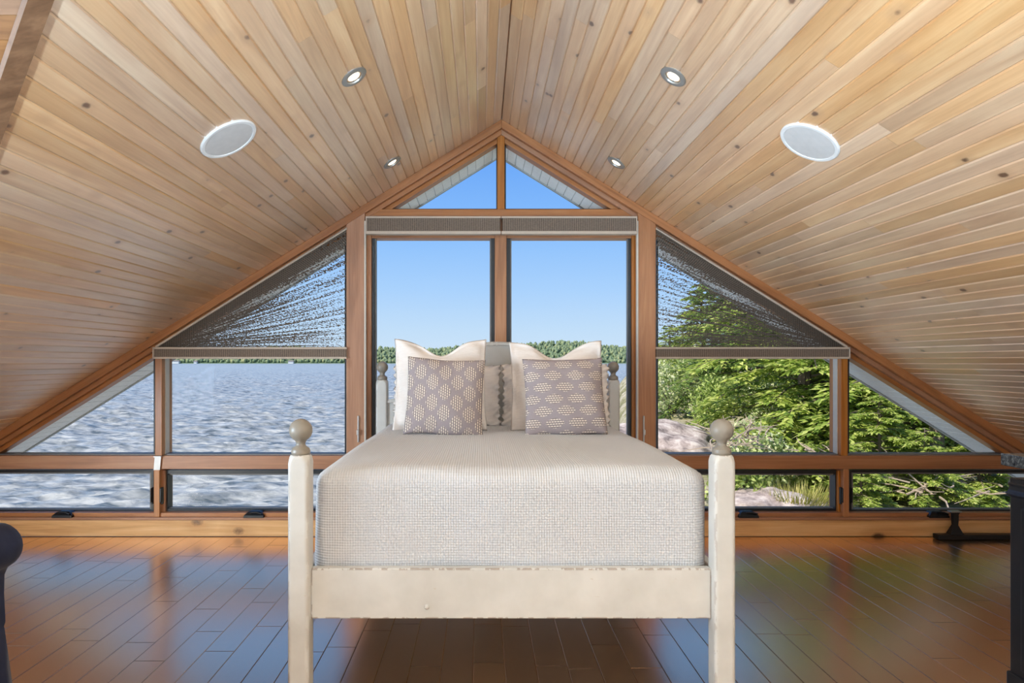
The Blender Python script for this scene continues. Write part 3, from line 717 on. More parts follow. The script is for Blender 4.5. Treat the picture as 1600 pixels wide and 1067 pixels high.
# bedspread: rounded block of bedding under a white waffle cover
def bedspread():
    x0, x1, y0, y1, z0, z1 = -.684, .926, 2.592, 4.585, .40, .905
    R = .075; nx, ny, nz = 70, 84, 26; V = []; idx = {}; Fq = []
    def pt(p):
        q = Vector((min(max(p[0], x0+R), x1-R), min(max(p[1], y0+R), y1-R), min(max(p[2], z0), z1-R)))
        d = Vector(p)-q
        if d.length > 1e-6: d.normalize()
        w = q+d*R
        return w
    def vid(i, j, k):
        key = (i, j, k)
        if key not in idx:
            p = (x0+(x1-x0)*i/nx, y0+(y1-y0)*j/ny, z0+(z1-z0)*k/nz); w = pt(p)
            # the sides spread a little towards the hem, the top is softly uneven
            fz = 1-(w.z-z0)/(z1-z0)
            if w.x < x0+R: w.x -= .010*fz-.012*(1-fz)*0
            w.z += .006*math.sin(w.x*7+1)*math.sin(w.y*4.2) if k == nz else 0
            if j == 0: w.y += .005*math.sin(w.x*9+w.z*5)-.004*fz
            if w.x < x0+.16 and j == 0: w.y -= .004*math.sin((w.z-w.x)*40)*fz
            idx[key] = len(V); V.append(tuple(w))
        return idx[key]
    for i in range(nx):
        for j in range(ny): Fq.append((vid(i, j, nz), vid(i+1, j, nz), vid(i+1, j+1, nz), vid(i, j+1, nz))); Fq.append((vid(i, j, 0), vid(i, j+1, 0), vid(i+1, j+1, 0), vid(i+1, j, 0)))
    for i in range(nx):
        for k in range(nz): Fq.append((vid(i, 0, k), vid(i+1, 0, k), vid(i+1, 0, k+1), vid(i, 0, k+1))); Fq.append((vid(i, ny, k), vid(i, ny, k+1), vid(i+1, ny, k+1), vid(i+1, ny, k)))
    for j in range(ny):
        for k in range(nz): Fq.append((vid(0, j, k), vid(0, j, k+1), vid(0, j+1, k+1), vid(0, j+1, k))); Fq.append((vid(nx, j, k), vid(nx, j+1, k), vid(nx, j+1, k+1), vid(nx, j, k+1)))
    o = obj('bedspread', np_mesh('bedspread', V, Fq), M['waffle'], smooth='all')
    return tag(o, 'white waffle-weave bedspread covering the bed mattress', 'bedspread')
bedspread()

def pillow(name, w, h, T, loc, tilt, yaw, roll, mat, label, group, flange=0, chop=0, ear=.06, seed=0, ruffle=0):
    n = 44; V = []; Fq = []; r = random.Random(seed); ph = [r.uniform(0, 6.28) for _ in range(8)]
    def surf(side):
        base = len(V)
        for j in range(n+1):
            for i in range(n+1):
                u = i/n*2-1; v = j/n*2-1
                u = math.copysign(abs(u)**.85, u); v = math.copysign(abs(v)**.85, v)
                fl_ = 1-flange
                iu, iv = min(1, abs(u)/fl_), min(1, abs(v)/fl_)
                t = T/2*(max(0, (1-iu**2.4)*(1-iv**2.4)))**.55+.003
                if i in (0, n) or j in (0, n): t = 0
                x = w/2*u*(1-ear*(1-v*v)*abs(u)**2); z = h/2*v*(1-ear*(1-u*u)*abs(v)**2)
                tv = (v+1)/2
                z -= chop*math.exp(-(u/.42)**2)*tv**1.6; t *= 1-.45*(chop/.12)*math.exp(-(u/.3)**2)*tv**2 if chop else 1
                y = side*t
                y += .012*math.sin(2.2*u+ph[0])*math.sin(2*v+ph[1])+.004*math.sin(6*u+ph[2]+3*v)
                if flange: y += .012*max(iu, iv)**8*math.sin(9*(u+v)+ph[3])
                if ruffle: 
                    k = max(abs(u), abs(v))**10; y += ruffle*k*math.sin(34*(u-v)+ph[4]); x += ruffle*.6*k*math.sin(27*v+ph[5])*abs(u)
                z += .015*T/.16*math.sin(3*u+ph[6])*(1-tv)*(1-abs(u))
                V.append((x, y, z+h/2))
        for j in range(n):
            for i in range(n):
                q = (base+j*(n+1)+i, base+j*(n+1)+i+1, base+(j+1)*(n+1)+i+1, base+(j+1)*(n+1)+i)
                Fq.append(q if side < 0 else q[::-1])
    surf(-1); surf(1)
    me = np_mesh(name, V, Fq)
    bm = bmesh.new(); bm.from_mesh(me); bmesh.ops.remove_doubles(bm, verts=bm.verts, dist=1e-5); bm.to_mesh(me); bm.free()
    o = obj(name, me, mat, smooth='all'); o.location = loc; o.rotation_euler = (-tilt, roll, yaw)
    return tag(o, label, 'pillow', group)
ZT = .898
G = 'pillows leaning on the headboard'
pillow('throw_pillow', .475, .475, .15, (-.228, 3.80, ZT), .24, .03, .045, M['deco_v'], 'mauve throw pillow printed with upright dashed ovals, on the left', G, ear=.05, seed=1)
pillow('throw_pillow', .49, .475, .15, (.505, 3.80, ZT), .24, -.03, -.03, M['deco_h'], 'mauve throw pillow printed with sideways dashed ovals, on the right', G, ear=.05, seed=2)
pillow('square_sham', .60, .60, .17, (-.262, 4.06, ZT), .20, .03, .0, M['sham'], 'large cream square pillow behind the upright-oval throw pillow', G, flange=.10, chop=.10, ear=.05, seed=3)
pillow('square_sham', .60, .585, .17, (.485, 4.06, ZT), .20, -.02, -.01, M['sham'], 'large cream square pillow behind the sideways-oval throw pillow', G, flange=.10, chop=.10, ear=.05, seed=4)
pillow('ruffled_sham', .74, .42, .13, (-.235, 4.36, ZT), .16, 0, 0, M['sham'], 'low cream ruffled pillow against the headboard on the left', G, flange=.08, ear=.03, seed=5, ruffle=.012)
pillow('ruffled_sham', .74, .43, .13, (.510, 4.36, ZT), .16, 0, 0, M['sham'], 'low cream ruffled pillow against the headboard on the right', G, flange=.08, ear=.03, seed=6, ruffle=.012)

# ------------------------------------------------------------------ armchair at the left edge
ac = empty('armchair', (-2.3, 2.05, 0)); tag(ac, 'navy velvet armchair with rolled arm and skirt at the left edge', 'armchair')
def arm(xp, s):                              # xp: outer panel, s: outward direction
    pr = [(xp-s*.13, .30), (xp, .30), (xp-s*.006, .42), (xp-s*.004, .50), (xp+s*.012, .535)]
    cx_, cz_, R = xp-s*.015, .625, .09
    a0, a1 = math.radians(-62), math.radians(215)
    for i in range(19):
        a = a0+(a1-a0)*i/18; pr.append((cx_+s*R*math.cos(a), cz_+R*math.sin(a)))
    pr.append((xp-s*.13, .5))
    n_ = len(pr); mx, mz = sum(p[0] for p in pr)/n_, sum(p[1] for p in pr)/n_
    rings = []
    for y_, k in ((1.62, .9), (1.64, 1), (2.46, 1), (2.49, .975), (2.5, .92)):
        rings.append([(mx+(x_-mx)*k, y_, mz+(z_-mz)*k) for x_, z_ in (pr if s < 0 else pr[::-1])])
    return MB().loft(rings).build('arm', M['velvet'], ac, smooth=True, origin=(mx, 2.05, mz))
arm(-1.857, 1); arm(-2.74, -1)
MB().box(-2.62, -1.98, 1.6, 2.47, .25, .36).build('seat_base', M['velvet'], ac, bevel=.02, origin=(-2.3, 2.05, .3))
MB().box(-2.61, -1.99, 1.72, 2.50, .362, .50).build('seat_cushion', M['velvet'], ac, bevel=.05, origin=(-2.3, 2.1, .43))
MB().loft([[(-2.66, 1.46, .25), (-1.94, 1.46, .25), (-1.94, 1.62, .25), (-2.66, 1.62, .25)], [(-2.66, 1.40, .8), (-1.94, 1.40, .8), (-1.94, 1.60, .8), (-2.66, 1.60, .8)], [(-2.58, 1.36, .92), (-2.02, 1.36, .92), (-2.02, 1.50, .92), (-2.58, 1.50, .92)]]).build('backrest', M['velvet'], ac, bevel=.04, origin=(-2.3, 1.5, .6))
sk = MB(); rings = []
for z_, o_ in ((.02, .052), (.15, .03), (.295, .004), (.31, .0)):
    ring_ = []
    loop = [(-2.74, 1.46), (-1.857, 1.46), (-1.857, 2.49), (-2.74, 2.49)]
    for q in range(4):
        (xa, ya), (xb, yb) = loop[q], loop[(q+1) % 4]; nx_, ny_ = (yb-ya), -(xb-xa); l_ = math.hypot(nx_, ny_); nx_ /= l_; ny_ /= l_
        for i in range(24):
            f_ = i/24; rip = o_*(1+.35*math.sin(f_*40))
            ring_.append((xa+(xb-xa)*f_+nx_*rip, ya+(yb-ya)*f_+ny_*rip, z_))
    rings.append(ring_)
sk.loft(rings).build('skirt', M['velvet'], ac, smooth=True, origin=(-2.3, 2, .15))

# ------------------------------------------------------------------ black cabinet with granite top at the right edge
cb = empty('black_cabinet', (2.45, 1.9, 0)); tag(cb, 'black moulded cabinet with a dark granite top at the right edge', 'cabinet')
cy0, cy1, cx1 = 1.15, 2.585, 2.80; bx = 2.135
MB().box(bx, cx1, cy0, cy1, .05, .80).build('body', M['black_paint'], cb, bevel=.004, origin=(2.45, 1.9, .4))
MB().box(bx-.01, cx1+.01, cy0-.01, cy1+.008, 0, .09).build('plinth', M['black_paint'], cb, bevel=.006, origin=(2.45, 1.9, .05))
mo = MB(); rings = []
for z_, o_ in ((.795, .0), (.798, .003), (.806, .011), (.815, .006), (.823, .003), (.838, .001), (.842, .004), (.848, .004), (.852, .0), (.868, .0), (.872, -.006)):
    rings.append([(bx-o_, cy0-o_, z_), (cx1+o_, cy0-o_, z_), (cx1+o_, cy1+o_, z_), (bx-o_, cy1+o_, z_)])
mo.loft(rings).build('moulding', M['black_paint'], cb, origin=(2.45, 1.9, .83))
MB().box(bx+.10, cx1-.06, cy0+.06, cy1-.06, .872, .92).build('neck', M['iron'], cb, bevel=.004, origin=(2.45, 1.9, .89))
for yy in (cy0+.12, (cy0+cy1)/2, cy1-.06): MB().box(bx+.036, bx+.11, yy-.02, yy+.02, .8721, .919).build('bracket', M['iron'], cb, bevel=.004, origin=(bx+.07, yy, .89))
MB().box(2.109, cx1+.03, cy0-.03, 2.60, .919, .967).build('granite_top', M['stone'], cb, bevel=.004, origin=(2.45, 1.9, .94))
for yy0, yy1 in ((1.22, 1.84), (1.90, 2.52)):
    d_ = MB().box(bx-.012, bx-.0005, yy0, yy1, .12, .76).build('door', M['black_paint'], cb, bevel=.003, origin=(bx-.006, (yy0+yy1)/2, .44))
    k_ = MB().lathe([(.006, 0), (.006, .014), (.013, .018), (.012, .026), (.004, .029)], 0, 0, 16).build('knob', M['iron'], d_, smooth=True); k_.rotation_euler = (0, -math.pi/2, 0); k_.location = (-.006, .26 if yy0 < 1.5 else -.26, .2)

# low black iron stand by the baseboard
x0, _, z0 = P(1455, 838, 4.84); st = empty('iron_stand', (x0+.3, 4.82, 0)); tag(st, 'low black iron stand with foot bar in front of the right baseboard', 'stand')
MB().box(x0+.02, x0+.80, 4.79, 4.855, .003, .04).build('foot_bar', M['iron'], st, bevel=.005, origin=(x0+.4, 4.82, .02))
xp = P(1492, 800, 4.82)[0]
MB().loft([[(xp-a_, 4.82-b_, z_), (xp+a_, 4.82-b_, z_), (xp+a_, 4.82+b_, z_), (xp-a_, 4.82+b_, z_)] for z_, a_, b_ in ((.0405, .05, .028), (.075, .034, .02), (.11, .017, .014), (.14, .02, .014), (.19, .021, .015), (.205, .028, .018))]).build('upright', M['iron'], st, bevel=.003, origin=(xp, 4.82, .1))
MB().box(xp-.04, xp+.04, 4.80, 4.845, .205, .215).build('cap_plate', M['nickel'], st, bevel=.002, origin=(xp, 4.82, .21))

# ------------------------------------------------------------------ outdoors: lake, far shore, bank
WZ = -2.9
def lake():
    na, nr = 460, 760; a0, a1 = math.radians(-62), math.radians(62)
    A = np.linspace(a0, a1, na); R = 6*np.exp(np.linspace(0, math.log(1560/6), nr)); AA, RR = np.meshgrid(A, R, indexing='ij')
    X = RR*np.sin(AA); Y = RR*np.cos(AA); Z = np.zeros_like(X); rs = np.random.RandomState(4)
    for lam, amp, cnt in ((7, .075, 3), (3.4, .055, 4), (1.7, .032, 5), (.85, .016, 6)):
        for _ in range(cnt):
            th = rs.normal(-1.15, .45); k = 2*math.pi/(lam*rs.uniform(.8, 1.25)); ph = rs.uniform(0, 6.28)
            w_ = np.sin(k*(X*math.cos(th)+Y*math.sin(th))+ph+.6*np.sin(.21*X+.13*Y+ph))
            fade = np.clip(lam*28/np.maximum(RR*.55, 1), 0, 1)
            Z += amp*fade*(1-np.abs(w_))*1.3-amp*.5*fade
    V = np.stack([X, Y, Z], -1).reshape(-1, 3); I = np.arange(na*nr).reshape(na, nr)
    Fq = np.stack([I[:-1, :-1], I[1:, :-1], I[1:, 1:], I[:-1, 1:]], -1).reshape(-1, 4)[:, ::-1]
    n = NT('lake_water'); tc = n.add('ShaderNodeTexCoord').outputs['Object']
    n1 = n.noise(n.mapping(tc, (.9, 2.2, 1)), 1.0, 4, .6, .4); n2 = n.noise(n.mapping(tc, (.10, .30, 1)), 1.0, 4, .6, .4)
    hgt = n.math('ADD', n.math('MULTIPLY', n1, .16), n.math('MULTIPLY', n2, .9))
    n.pbr(n.ramp(n1, [(.34, lin(90, 98, 100)), (.5, lin(150, 151, 147)), (.66, lin(194, 191, 181))]), .22, n.bump(hgt, .9, .6), IOR=1.33, Specular_IOR_Level=.2)
    o = obj('lake', np_mesh('lake', V, Fq), n.m, smooth='all'); o.location = (0, 0, WZ); return struct(o, 'grey-blue lake with wind ripples')
lake()

def leaf_mat(name, stops, trans=.35, rough=.55):
    n = NT(name); ri = n.add('ShaderNodeNewGeometry').outputs['Random Per Island']
    c = n.ramp(ri, stops); b = n.pbr(c, rough)
    mx = n.add('ShaderNodeMixShader', {0: trans}); n.set(mx.inputs[1], b.outputs[0]); n.set(mx.inputs[2], n.add('ShaderNodeBsdfTranslucent', {'Color': c}).outputs[0])
    n.t.links.new(mx.outputs[0], n.out.inputs[0]); return n.m
M['cedar'] = leaf_mat('cedar_sprays', [(0, lin(104, 132, 56)), (.4, lin(158, 178, 78)), (.8, lin(204, 212, 112)), (1, lin(224, 226, 140))], .45)
M['hemlock'] = leaf_mat('hemlock_needles', [(0, lin(78, 106, 54)), (.5, lin(126, 152, 74)), (1, lin(180, 196, 104))], .45)
M['shrub'] = leaf_mat('shrub_leaves', [(0, lin(118, 142, 64)), (.5, lin(178, 194, 98)), (1, lin(214, 222, 142))], .45)
M['pale_shrub'] = leaf_mat('pale_shrub_leaves', [(0, lin(120, 144, 74)), (.4, lin(186, 200, 128)), (.75, lin(226, 228, 168)), (1, lin(246, 242, 206))])
M['grass'] = leaf_mat('dry_grass', [(0, lin(132, 136, 56)), (.6, lin(186, 180, 92)), (1, lin(214, 200, 130))])
M['bark'] = plain('grey_bark', lin(124, 108, 94), .9)
M['twig'] = plain('dead_twig', lin(176, 156, 136), .9)
def hazed_forest_mat():
    n = NT('far_forest'); ri = n.add('ShaderNodeNewGeometry').outputs['Random Per Island']
    n.pbr(n.ramp(ri, [(0, lin(98, 114, 84)), (.6, lin(122, 136, 98)), (.9, lin(144, 152, 108)), (1, lin(162, 160, 112))]), .95); return n.m  # distance haze is mixed into these crown colours
M['far_forest'] = hazed_forest_mat()
M['far_hill'] = plain('far_hill_ground', lin(96, 116, 80), .95)
# far shore: hill ridge carrying trees
def ridge(x): return 38+7*math.sin(x/260+.6)+5*math.sin(x/97)+3*math.sin(x/41+2)
mb = MB(); xs = np.linspace(-1750, 1750, 160)
rings = [[(x_, 1536, WZ-.5), (x_, 1552, WZ+2), (x_, 1600, WZ+.45*ridge(x_)), (x_, 1680, WZ+ridge(x_)), (x_, 1800, WZ-.5)] for x_ in xs]
hl = mb.loft(rings).build('far_hills', M['far_hill'], smooth=True); struct(hl, 'low wooded hills along the far shore')
rs = np.random.RandomState(8); NT_ = 9500
ico = bmesh.new(); bmesh.ops.create_icosphere(ico, subdivisions=1, radius=1); iv = np.array([v.co[:] for v in ico.verts]); itf = np.array([[v.index for v in f.verts] for f in ico.faces]); ico.free()
px = rs.uniform(-1700, 1700, NT_); tt = rs.uniform(0, 1, NT_); py = 1545+tt*140
pz2 = np.array([WZ+(2+(.45*ridge(a)-2)*min(1, (b-1552)/48) if b < 1600 else (.45+.55*(b-1600)/80)*ridge(a)) for a, b in zip(px, py)])
sw = rs.uniform(2.6, 5.2, NT_); sh = rs.uniform(4, 7, NT_)
V = iv[None]*np.stack([sw, sw, sh], -1)[:, None]*rs.uniform(.8, 1.2, (NT_, len(iv), 1))+np.stack([px, py, pz2+sh*.6], -1)[:, None]
Fq = (itf[None]+(np.arange(NT_)*len(iv))[:, None, None]).reshape(-1, 3)
fo = obj('far_forest', np_mesh('far_forest', V.reshape(-1, 3), Fq), M['far_forest']); fo['kind'] = 'stuff'; tag(fo, 'green forest covering the hills on the far shore', 'forest')
M['cottage'] = plain('cottage_wall', lin(236, 232, 224), .8); M['cottage_roof'] = plain('cottage_roof', lin(120, 112, 108), .8)
for u_, w_, h_, lb in ((275, 16, 5, 'white cottage on the far shore, leftmost under the left shade'), (306, 7, 4, 'tiny white boathouse on the far shore beside the leftmost cottage'), (455, 12, 4.5, 'white cottage on the far shore, rightmost under the left shade')):
    X_, Y_, _ = P(u_, 567, 1540); t = empty('cottage', (X_, Y_, WZ)); tag(t, lb, 'house', 'houses on the far shore')
    MB().box(X_-w_/2, X_+w_/2, Y_-4, Y_+4, WZ, WZ+h_).build('wall', M['cottage'], t, origin=(X_, Y_, WZ))
    MB().loft([[(X_-w_/2-1, Y_-5, WZ+h_), (X_+w_/2+1, Y_-5, WZ+h_), (X_+w_/2+1, Y_+5, WZ+h_), (X_-w_/2-1, Y_+5, WZ+h_)], [(X_-w_/2-1, Y_-.2, WZ+h_+3), (X_+w_/2+1, Y_-.2, WZ+h_+3), (X_+w_/2+1, Y_+.2, WZ+h_+3), (X_-w_/2-1, Y_+.2, WZ+h_+3)]]).build('roof', M['cottage_roof'], t, origin=(X_, Y_, WZ+h_))

# bank on the right
def sstep(t): t = min(1, max(0, t)); return t*t*(3-2*t)
def ground(X, Y):
    e = X-(.21*Y-.3); h = -3.3+2.75*sstep((e+.6)/1.3)
    h += max(0, Y-8)*.035*sstep(e/2)+max(0, X-5)*.05*sstep(e/2)
    return h+.16*mnoise.noise((X*.7, Y*.7, 0))+.06*mnoise.noise((X*2.3, Y*2.3, 3))+.03*mnoise.noise((X*6, Y*6, 7))
xs = np.linspace(.2, 34, 300); ys = np.linspace(5.7, 46, 300); V = [(a, b, ground(a, b)) for a in xs for b in ys]; I = np.arange(len(V)).reshape(300, 300)
Fq = np.stack([I[:-1, :-1], I[1:, :-1], I[1:, 1:], I[:-1, 1:]], -1).reshape(-1, 4)
n = NT('bank_ground'); tc = n.add('ShaderNodeTexCoord').outputs['Object']
g1 = n.noise(tc, 1.4, 6, .65); g2 = n.noise(tc, 9, 5, .7)
cc = n.ramp(n.math('ADD', n.math('MULTIPLY', g1, .6), n.math('MULTIPLY', g2, .4)), [(.36, lin(92, 84, 62)), (.46, lin(132, 128, 78)), (.54, lin(178, 166, 142)), (.66, lin(204, 190, 170))])
n.pbr(cc, .95, n.bump(g2, .8, .08))
struct(obj('shore_bank', np_mesh('shore_bank', V, Fq), n.m, smooth='all'), 'stony overgrown shore bank on the right')
n = NT('pink_granite'); tc = n.add('ShaderNodeTexCoord').outputs['Object']
g2 = n.noise(tc, 4, 7, .7); cc = n.ramp(g2, [(.35, lin(112, 98, 92)), (.5, lin(176, 158, 148)), (.62, lin(208, 194, 182)), (.72, lin(150, 148, 110))]); n.pbr(cc, .9, n.bump(g2, .5, .02)); M['granite'] = n.m
def rock(u_, Y_, rx, ry, rz_, seed, label, lift=0, tilt=0):
    X_ = (u_-CU)/F*Y_; bm = bmesh.new(); bmesh.ops.create_icosphere(bm, subdivisions=5, radius=1); r = random.Random(seed); ph = [r.uniform(0, 6) for _ in range(6)]
    for v in bm.verts:
        c = v.co.copy(); d = 1+.22*mnoise.noise(c*1.6+Vector(ph[:3]))+.10*mnoise.noise(c*4.1+Vector(ph[3:]))+.035*mnoise.noise(c*11)
        v.co = Vector((c.x*rx, c.y*ry, max(c.z, -.5)*rz_))*d
    me = bpy.data.meshes.new('granite_rock'); bm.to_mesh(me); bm.free()
    o = obj('granite_rock', me, M['granite'], smooth='all'); o.location = (X_, Y_, ground(X_, Y_)+lift); o.rotation_euler = (0, tilt, .3); return tag(o, label, 'rock', 'granite rocks on the bank')
rock(1036, 12.0, 1.35, 1.3, .55, 1, 'sloping pink-grey rock slab right of the bed', -.02, .1)
rock(1190, 8.2, .62, .5, .2, 2, 'low grey rock seen through the low right window', -.02)
rock(1262, 8.3, .34, .3, .14, 3, 'small pale rock beside the dry grass in the low right window', -.02)

def leaves(C, Dr, Nn, L, Wd):               # diamond leaves: centre, direction, normal
    C, Dr, Nn = np.asarray(C), np.asarray(Dr), np.asarray(Nn)
    Dr = Dr/np.linalg.norm(Dr, axis=1, keepdims=True); S = np.cross(Dr, Nn); S /= np.maximum(np.linalg.norm(S, axis=1, keepdims=True), 1e-6); Up = np.cross(S, Dr)
    L = np.broadcast_to(L, len(C))[:, None]; Wd = np.broadcast_to(Wd, len(C))[:, None]
    V = np.stack([C, C+Dr*L*.45+S*Wd*.5+Up*Wd*.18, C+Dr*L, C+Dr*L*.45-S*Wd*.5+Up*Wd*.18], 1).reshape(-1, 3)
    return V, np.arange(len(C)*4).reshape(-1, 4)
def conifer_meshes(seed, h, r, nb, lsz):
    rs = np.random.RandomState(seed); C = []; Dr = []; Nn = []; br = MB()
    tr = MB().tube([(0, 0, -.3), (.02*h*rs.uniform(-1, 1), 0, h*.4), (0, .02*h, h*.75), (0, 0, h)], [.022*h, .017*h, .009*h, .003*h], 8)
    for b in range(nb):
        f = .06+.93*(b+.5)/nb; z = h*f; az = b*2.39996+rs.uniform(-.4, .4); L = r*((1-f)**.75)*rs.uniform(.65, 1.1)+.12*r
        d = np.array([math.cos(az), math.sin(az), 0]); pts = []
        droop = rs.uniform(.18, .5)
        for k in range(6):
            t = k/5; pts.append(np.array([0, 0, z])+d*L*t+np.array([0, 0, L*(.22*t-droop*t*t)]))
        br.tube([tuple(p) for p in pts], [.011*r*(1-.8*k/5)+.003 for k in range(6)], 4)
        nt = max(5, int(15*L/r+3))
        for q in range(nt*2):
            t = .18+.82*(q//2+.5)/nt; k = min(4, int(t*5)); p = pts[k]+(pts[k+1]-pts[k])*(t*5-k); sgn = 1 if q % 2 else -1
            side = np.array([-d[1], d[0], 0])*sgn; tw = d*rs.uniform(.5, .95)+side*rs.uniform(.5, 1.0)+np.array([0, 0, rs.uniform(-.5, .05)]); tw /= np.linalg.norm(tw)
            tl_ = L*.34*(1.15-t*.7)*rs.uniform(.7, 1.2); m_ = 5
            for e in range(m_):
                bp = p+tw*tl_*(e+.3)/m_+np.array([0, 0, -.12*tl_*(e/m_)**2])
                for s2 in (-1, 0, 1):
                    if s2 == 0 and e < m_-1: continue
                    dd = tw+np.cross(tw, [0, 0, 1])*s2*rs.uniform(.6, 1.1)+np.array([0, 0, rs.uniform(-.35, .1)])
                    C.append(bp); Dr.append(dd); Nn.append([rs.uniform(-.5, .5), rs.uniform(-.5, .5), 1])
    n_ = len(C); V, Fq = leaves(C, Dr, Nn, lsz*rs.uniform(.7, 1.3, n_), lsz*.42*rs.uniform(.7, 1.3, n_))
    return tr.mesh('trunk'), br.mesh('branches'), np_mesh('foliage', V, Fq)
protos = {}
def conifer(kind, u_, Y_, sc_, rot, label, lift=0, name='conifer_tree'):
    seed, h, r, nb, ls, mat = kind
    if kind[:5] not in protos:
        protos[kind[:5]] = conifer_meshes(seed, h, r, nb, ls)
        a, b, c = protos[kind[:5]]; a.materials.append(M['bark']); b.materials.append(M['bark']); c.materials.append(M[mat])
    X_ = (u_-CU)/F*Y_; t = empty(name, (X_, Y_, ground(X_, Y_)+lift)); t.rotation_euler = (0, 0, rot); t.scale = (sc_,)*3
    for nm, me in zip(('trunk', 'branches', 'foliage'), protos[kind[:5]]):
        o = bpy.data.objects.new(nm, me); col.objects.link(o); o.parent = t
        if nm == 'foliage': o['kind'] = 'stuff'
    return tag(t, label, 'tree', 'trees on the right bank')
K1 = (21, 6.0, 2.3, 84, .15, 'cedar'); K2 = (22, 7.5, 2.8, 96, .17, 'hemlock'); K3 = (23, 1.6, .95, 40, .085, 'cedar'); K4 = (24, 5.0, 2.4, 70, .15, 'cedar')
conifer(K1, 1262, 12.0, 1.0, .3, 'bright yellow-green cedar right of the footpost knob, nearest tall tree')
conifer(K4, 1400, 10.8, 1.05, 1.7, 'bright cedar with hanging boughs behind the right corner window')
conifer(K1, 1535, 12.6, 1.1, 2.9, 'cedar at the far right under the soffit')
conifer(K2, 1190, 17.5, .9, .9, 'dark hemlock showing through the right pleated shade')
conifer(K2, 1330, 18.0, 1.15, 2.2, 'tall dark hemlock behind the mullion of the right side windows')
conifer(K2, 1480, 18.5, 1.15, 4.0, 'tall dark hemlock behind the right corner window')
conifer(K4, 1098, 22, .8, .5, 'light green cedar above the pale flowering bush')
conifer(K2, 1255, 25, 1.1, 5.1, 'hemlock farthest back behind the nearest tall cedar')
conifer(K4, 1046, 29, .55, 3.4, 'small distant cedar just right of the right post')
conifer(K2, 1650, 16, 1.0, 1.2, 'hemlock beyond the black cabinet at the right edge')
conifer(K2, 1140, 30, .8, 2.0, 'distant hemlock above the dead brushwood')
conifer(K3, 1375, 8.9, .85, .6, 'knee-high cedar sapling in the right corner window', name='cedar_sapling')
conifer(K3, 1445, 8.3, .62, 2.1, 'cedar sapling left of the iron stand in the low right window', name='cedar_sapling')
conifer(K3, 1530, 8.6, .72, 3.7, 'cedar sapling beside the black cabinet in the low right window', name='cedar_sapling')
conifer(K3, 1500, 10.0, .9, 5.2, 'sapling at the foot of the grey trunk in the right corner window', name='cedar_sapling')
conifer(K3, 1345, 8.0, .5, 4.1, 'smallest cedar sapling just right of the low mullion', name='cedar_sapling')

def shrub(u_, Y_, rx, rz_, n_, mat, seed, label, ls=.085, lift=0):
    rs = np.random.RandomState(seed); X_ = (u_-CU)/F*Y_; C = []; Nn = []
    bl = [(rs.uniform(-.55, .55)*rx, rs.uniform(-.45, .45)*rx, rs.uniform(.35, .75)*rz_, rs.uniform(.35, .6)) for _ in range(9)]
    for i in range(n_):
        a = bl[i % 9]; d = rs.normal(size=3); d /= np.linalg.norm(d); q = rs.uniform(.55, 1)**.5
        C.append((a[0]+d[0]*a[3]*rx*q, a[1]+d[1]*a[3]*rx*q, max(.02, a[2]+d[2]*a[3]*rz_*q))); Nn.append(d+np.array([0, 0, .6])+rs.normal(size=3)*.5)
    Dr = rs.normal(size=(n_, 3))+np.array([0, 0, -.15])
    V, Fq = leaves(C, Dr, Nn, ls*rs.uniform(.7, 1.3, n_), ls*.6*rs.uniform(.7, 1.2, n_))
    t = empty('leafy_shrub', (X_, Y_, ground(X_, Y_)+lift)); tag(t, label, 'shrub', 'shrubs on the right bank')
    o = obj('foliage', np_mesh('foliage', V, Fq), M[mat]); o.parent = t; o['kind'] = 'stuff'
    st_ = MB()
    for a in bl: st_.tube([(0, 0, -.15), (a[0]*.5, a[1]*.5, a[2]*.5), (a[0], a[1], a[2])], [.02, .014, .006], 5)
    o = st_.build('stems', M['bark']); o.parent = t
shrub(1052, 18.0, 1.4, 1.7, 3000, 'pale_shrub', 1, 'whitish flowering bush right of the right post', .10, .1)
shrub(1118, 15.0, .7, 1.2, 1700, 'shrub', 2, 'green bush between the whitish bush and the dead brushwood', .10)
shrub(1190, 9.4, .62, .85, 2600, 'pale_shrub', 3, 'pale-leaved bush just right of the right footpost knob', .075)
shrub(1150, 8.6, .5, .5, 1500, 'shrub', 4, 'low green bush beside the right footpost in the low window', .07)
shrub(1262, 9.8, .6, .55, 1700, 'shrub', 5, 'low green bush left of the mullion in the low right window', .075)
shrub(1300, 11.0, .7, 1.0, 1500, 'hemlock', 6, 'dark bush at the foot of the nearest tall cedar', .09)
shrub(1420, 9.6, .6, .6, 1500, 'shrub', 7, 'low yellow-green bush under the hanging boughs', .07)
shrub(1225, 14.0, .9, 1.4, 1900, 'pale_shrub', 8, 'pale bush behind the dark shade of the nearest cedar', .09)
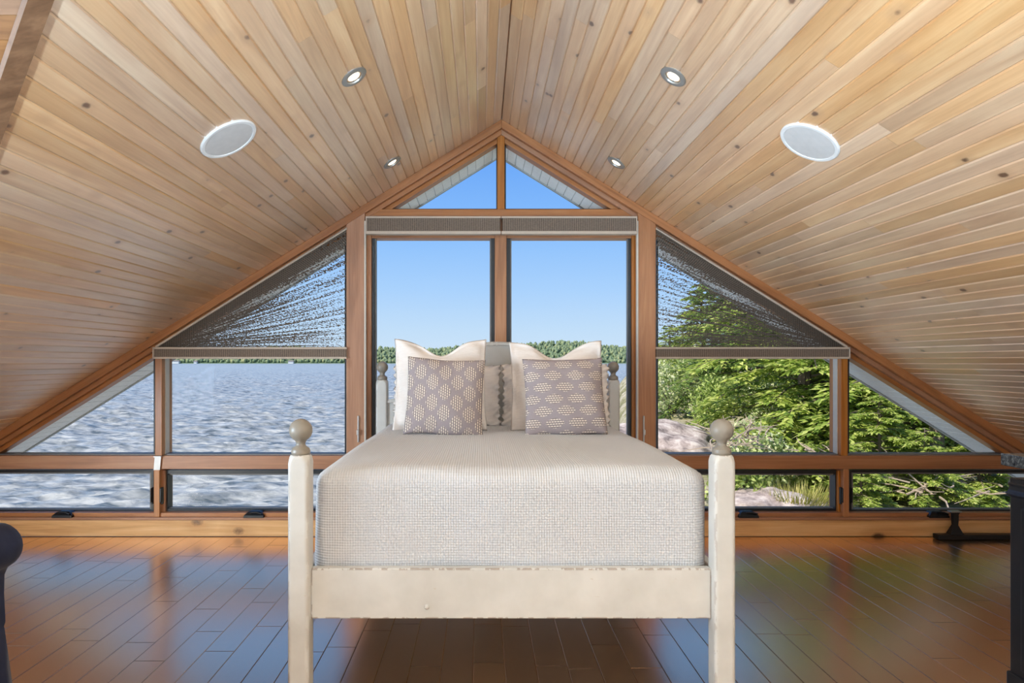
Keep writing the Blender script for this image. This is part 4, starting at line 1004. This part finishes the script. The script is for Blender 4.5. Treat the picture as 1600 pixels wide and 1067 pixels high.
# dry grass tuft
rs = np.random.RandomState(5); C = []; Dr = []; Nn = []
gx, gy = (1245-CU)/F*8.1, 8.1
for i in range(420):
    a = rs.uniform(0, 6.28); q = .26*math.sqrt(rs.uniform()); C.append((q*math.cos(a)*1.5, q*math.sin(a), 0)); Dr.append((math.cos(a)*.5+rs.normal()*.2, math.sin(a)*.5+rs.normal()*.2, 1)); Nn.append((math.cos(a), math.sin(a), .3))
V, Fq = leaves(C, Dr, Nn, rs.uniform(.18, .36, 420), .011)
o = obj('grass_tuft', np_mesh('grass_tuft', V, Fq), M['grass']); o.location = (gx, gy, ground(gx, gy)-.01); tag(o, 'dry yellow grass tuft seen through the low right window', 'grass')
# dead brushwood
def brush(u_, Y_, w_, h_, n_, seed, label, lift=0, flat=.5):
    r = random.Random(seed); X_ = (u_-CU)/F*Y_; m_ = MB()
    for i in range(n_):
        p = Vector((r.uniform(-w_, w_), r.uniform(-.5, .5)*w_, r.uniform(0, h_*.5))); d = Vector((r.uniform(-1, 1), r.uniform(-.6, .6), r.uniform(-.1, flat))).normalized(); L = r.uniform(.35, .9)*w_*1.3
        pts = [p]; 
        for k in range(4): d = (d+Vector((r.uniform(-.3, .3), r.uniform(-.3, .3), r.uniform(-.25, .25)))).normalized(); pts.append(pts[-1]+d*L/4)
        m_.tube([tuple(q) for q in pts], [.013, .011, .009, .006, .003], 4)
    o = m_.build('dead_brushwood', M['twig']); o.location = (X_, Y_, ground(X_, Y_)+lift); tag(o, label, 'branches', 'dead branches on the bank')
brush(1150, 9.0, .42, .6, 46, 1, 'tangle of bare twigs above the right footpost knob', .62)
brush(1480, 8.3, .75, .35, 50, 2, 'fallen bare branches at the bottom of the right corner window', .2, .2)
brush(1288, 8.7, .32, .8, 16, 3, 'thin bare branches beside the mullion of the right side window', .3)
brush(1400, 11.0, 1.1, 1.0, 30, 4, 'bare understorey branches behind the right corner window', .4)
# grey trunk in the right corner window
X_, Y_ = (1461-CU)/F*9.0, 9.0
tr = MB().tube([(0, 0, -.3), (.03, 0, .8), (-.03, .05, 2), (.1, 0, 4.2)], [.10, .085, .07, .04], 10).build('tree_trunk', M['bark'], smooth=True); tr.location = (X_, Y_, ground(X_, Y_)); tag(tr, 'bare grey tree trunk in the right corner window', 'tree')
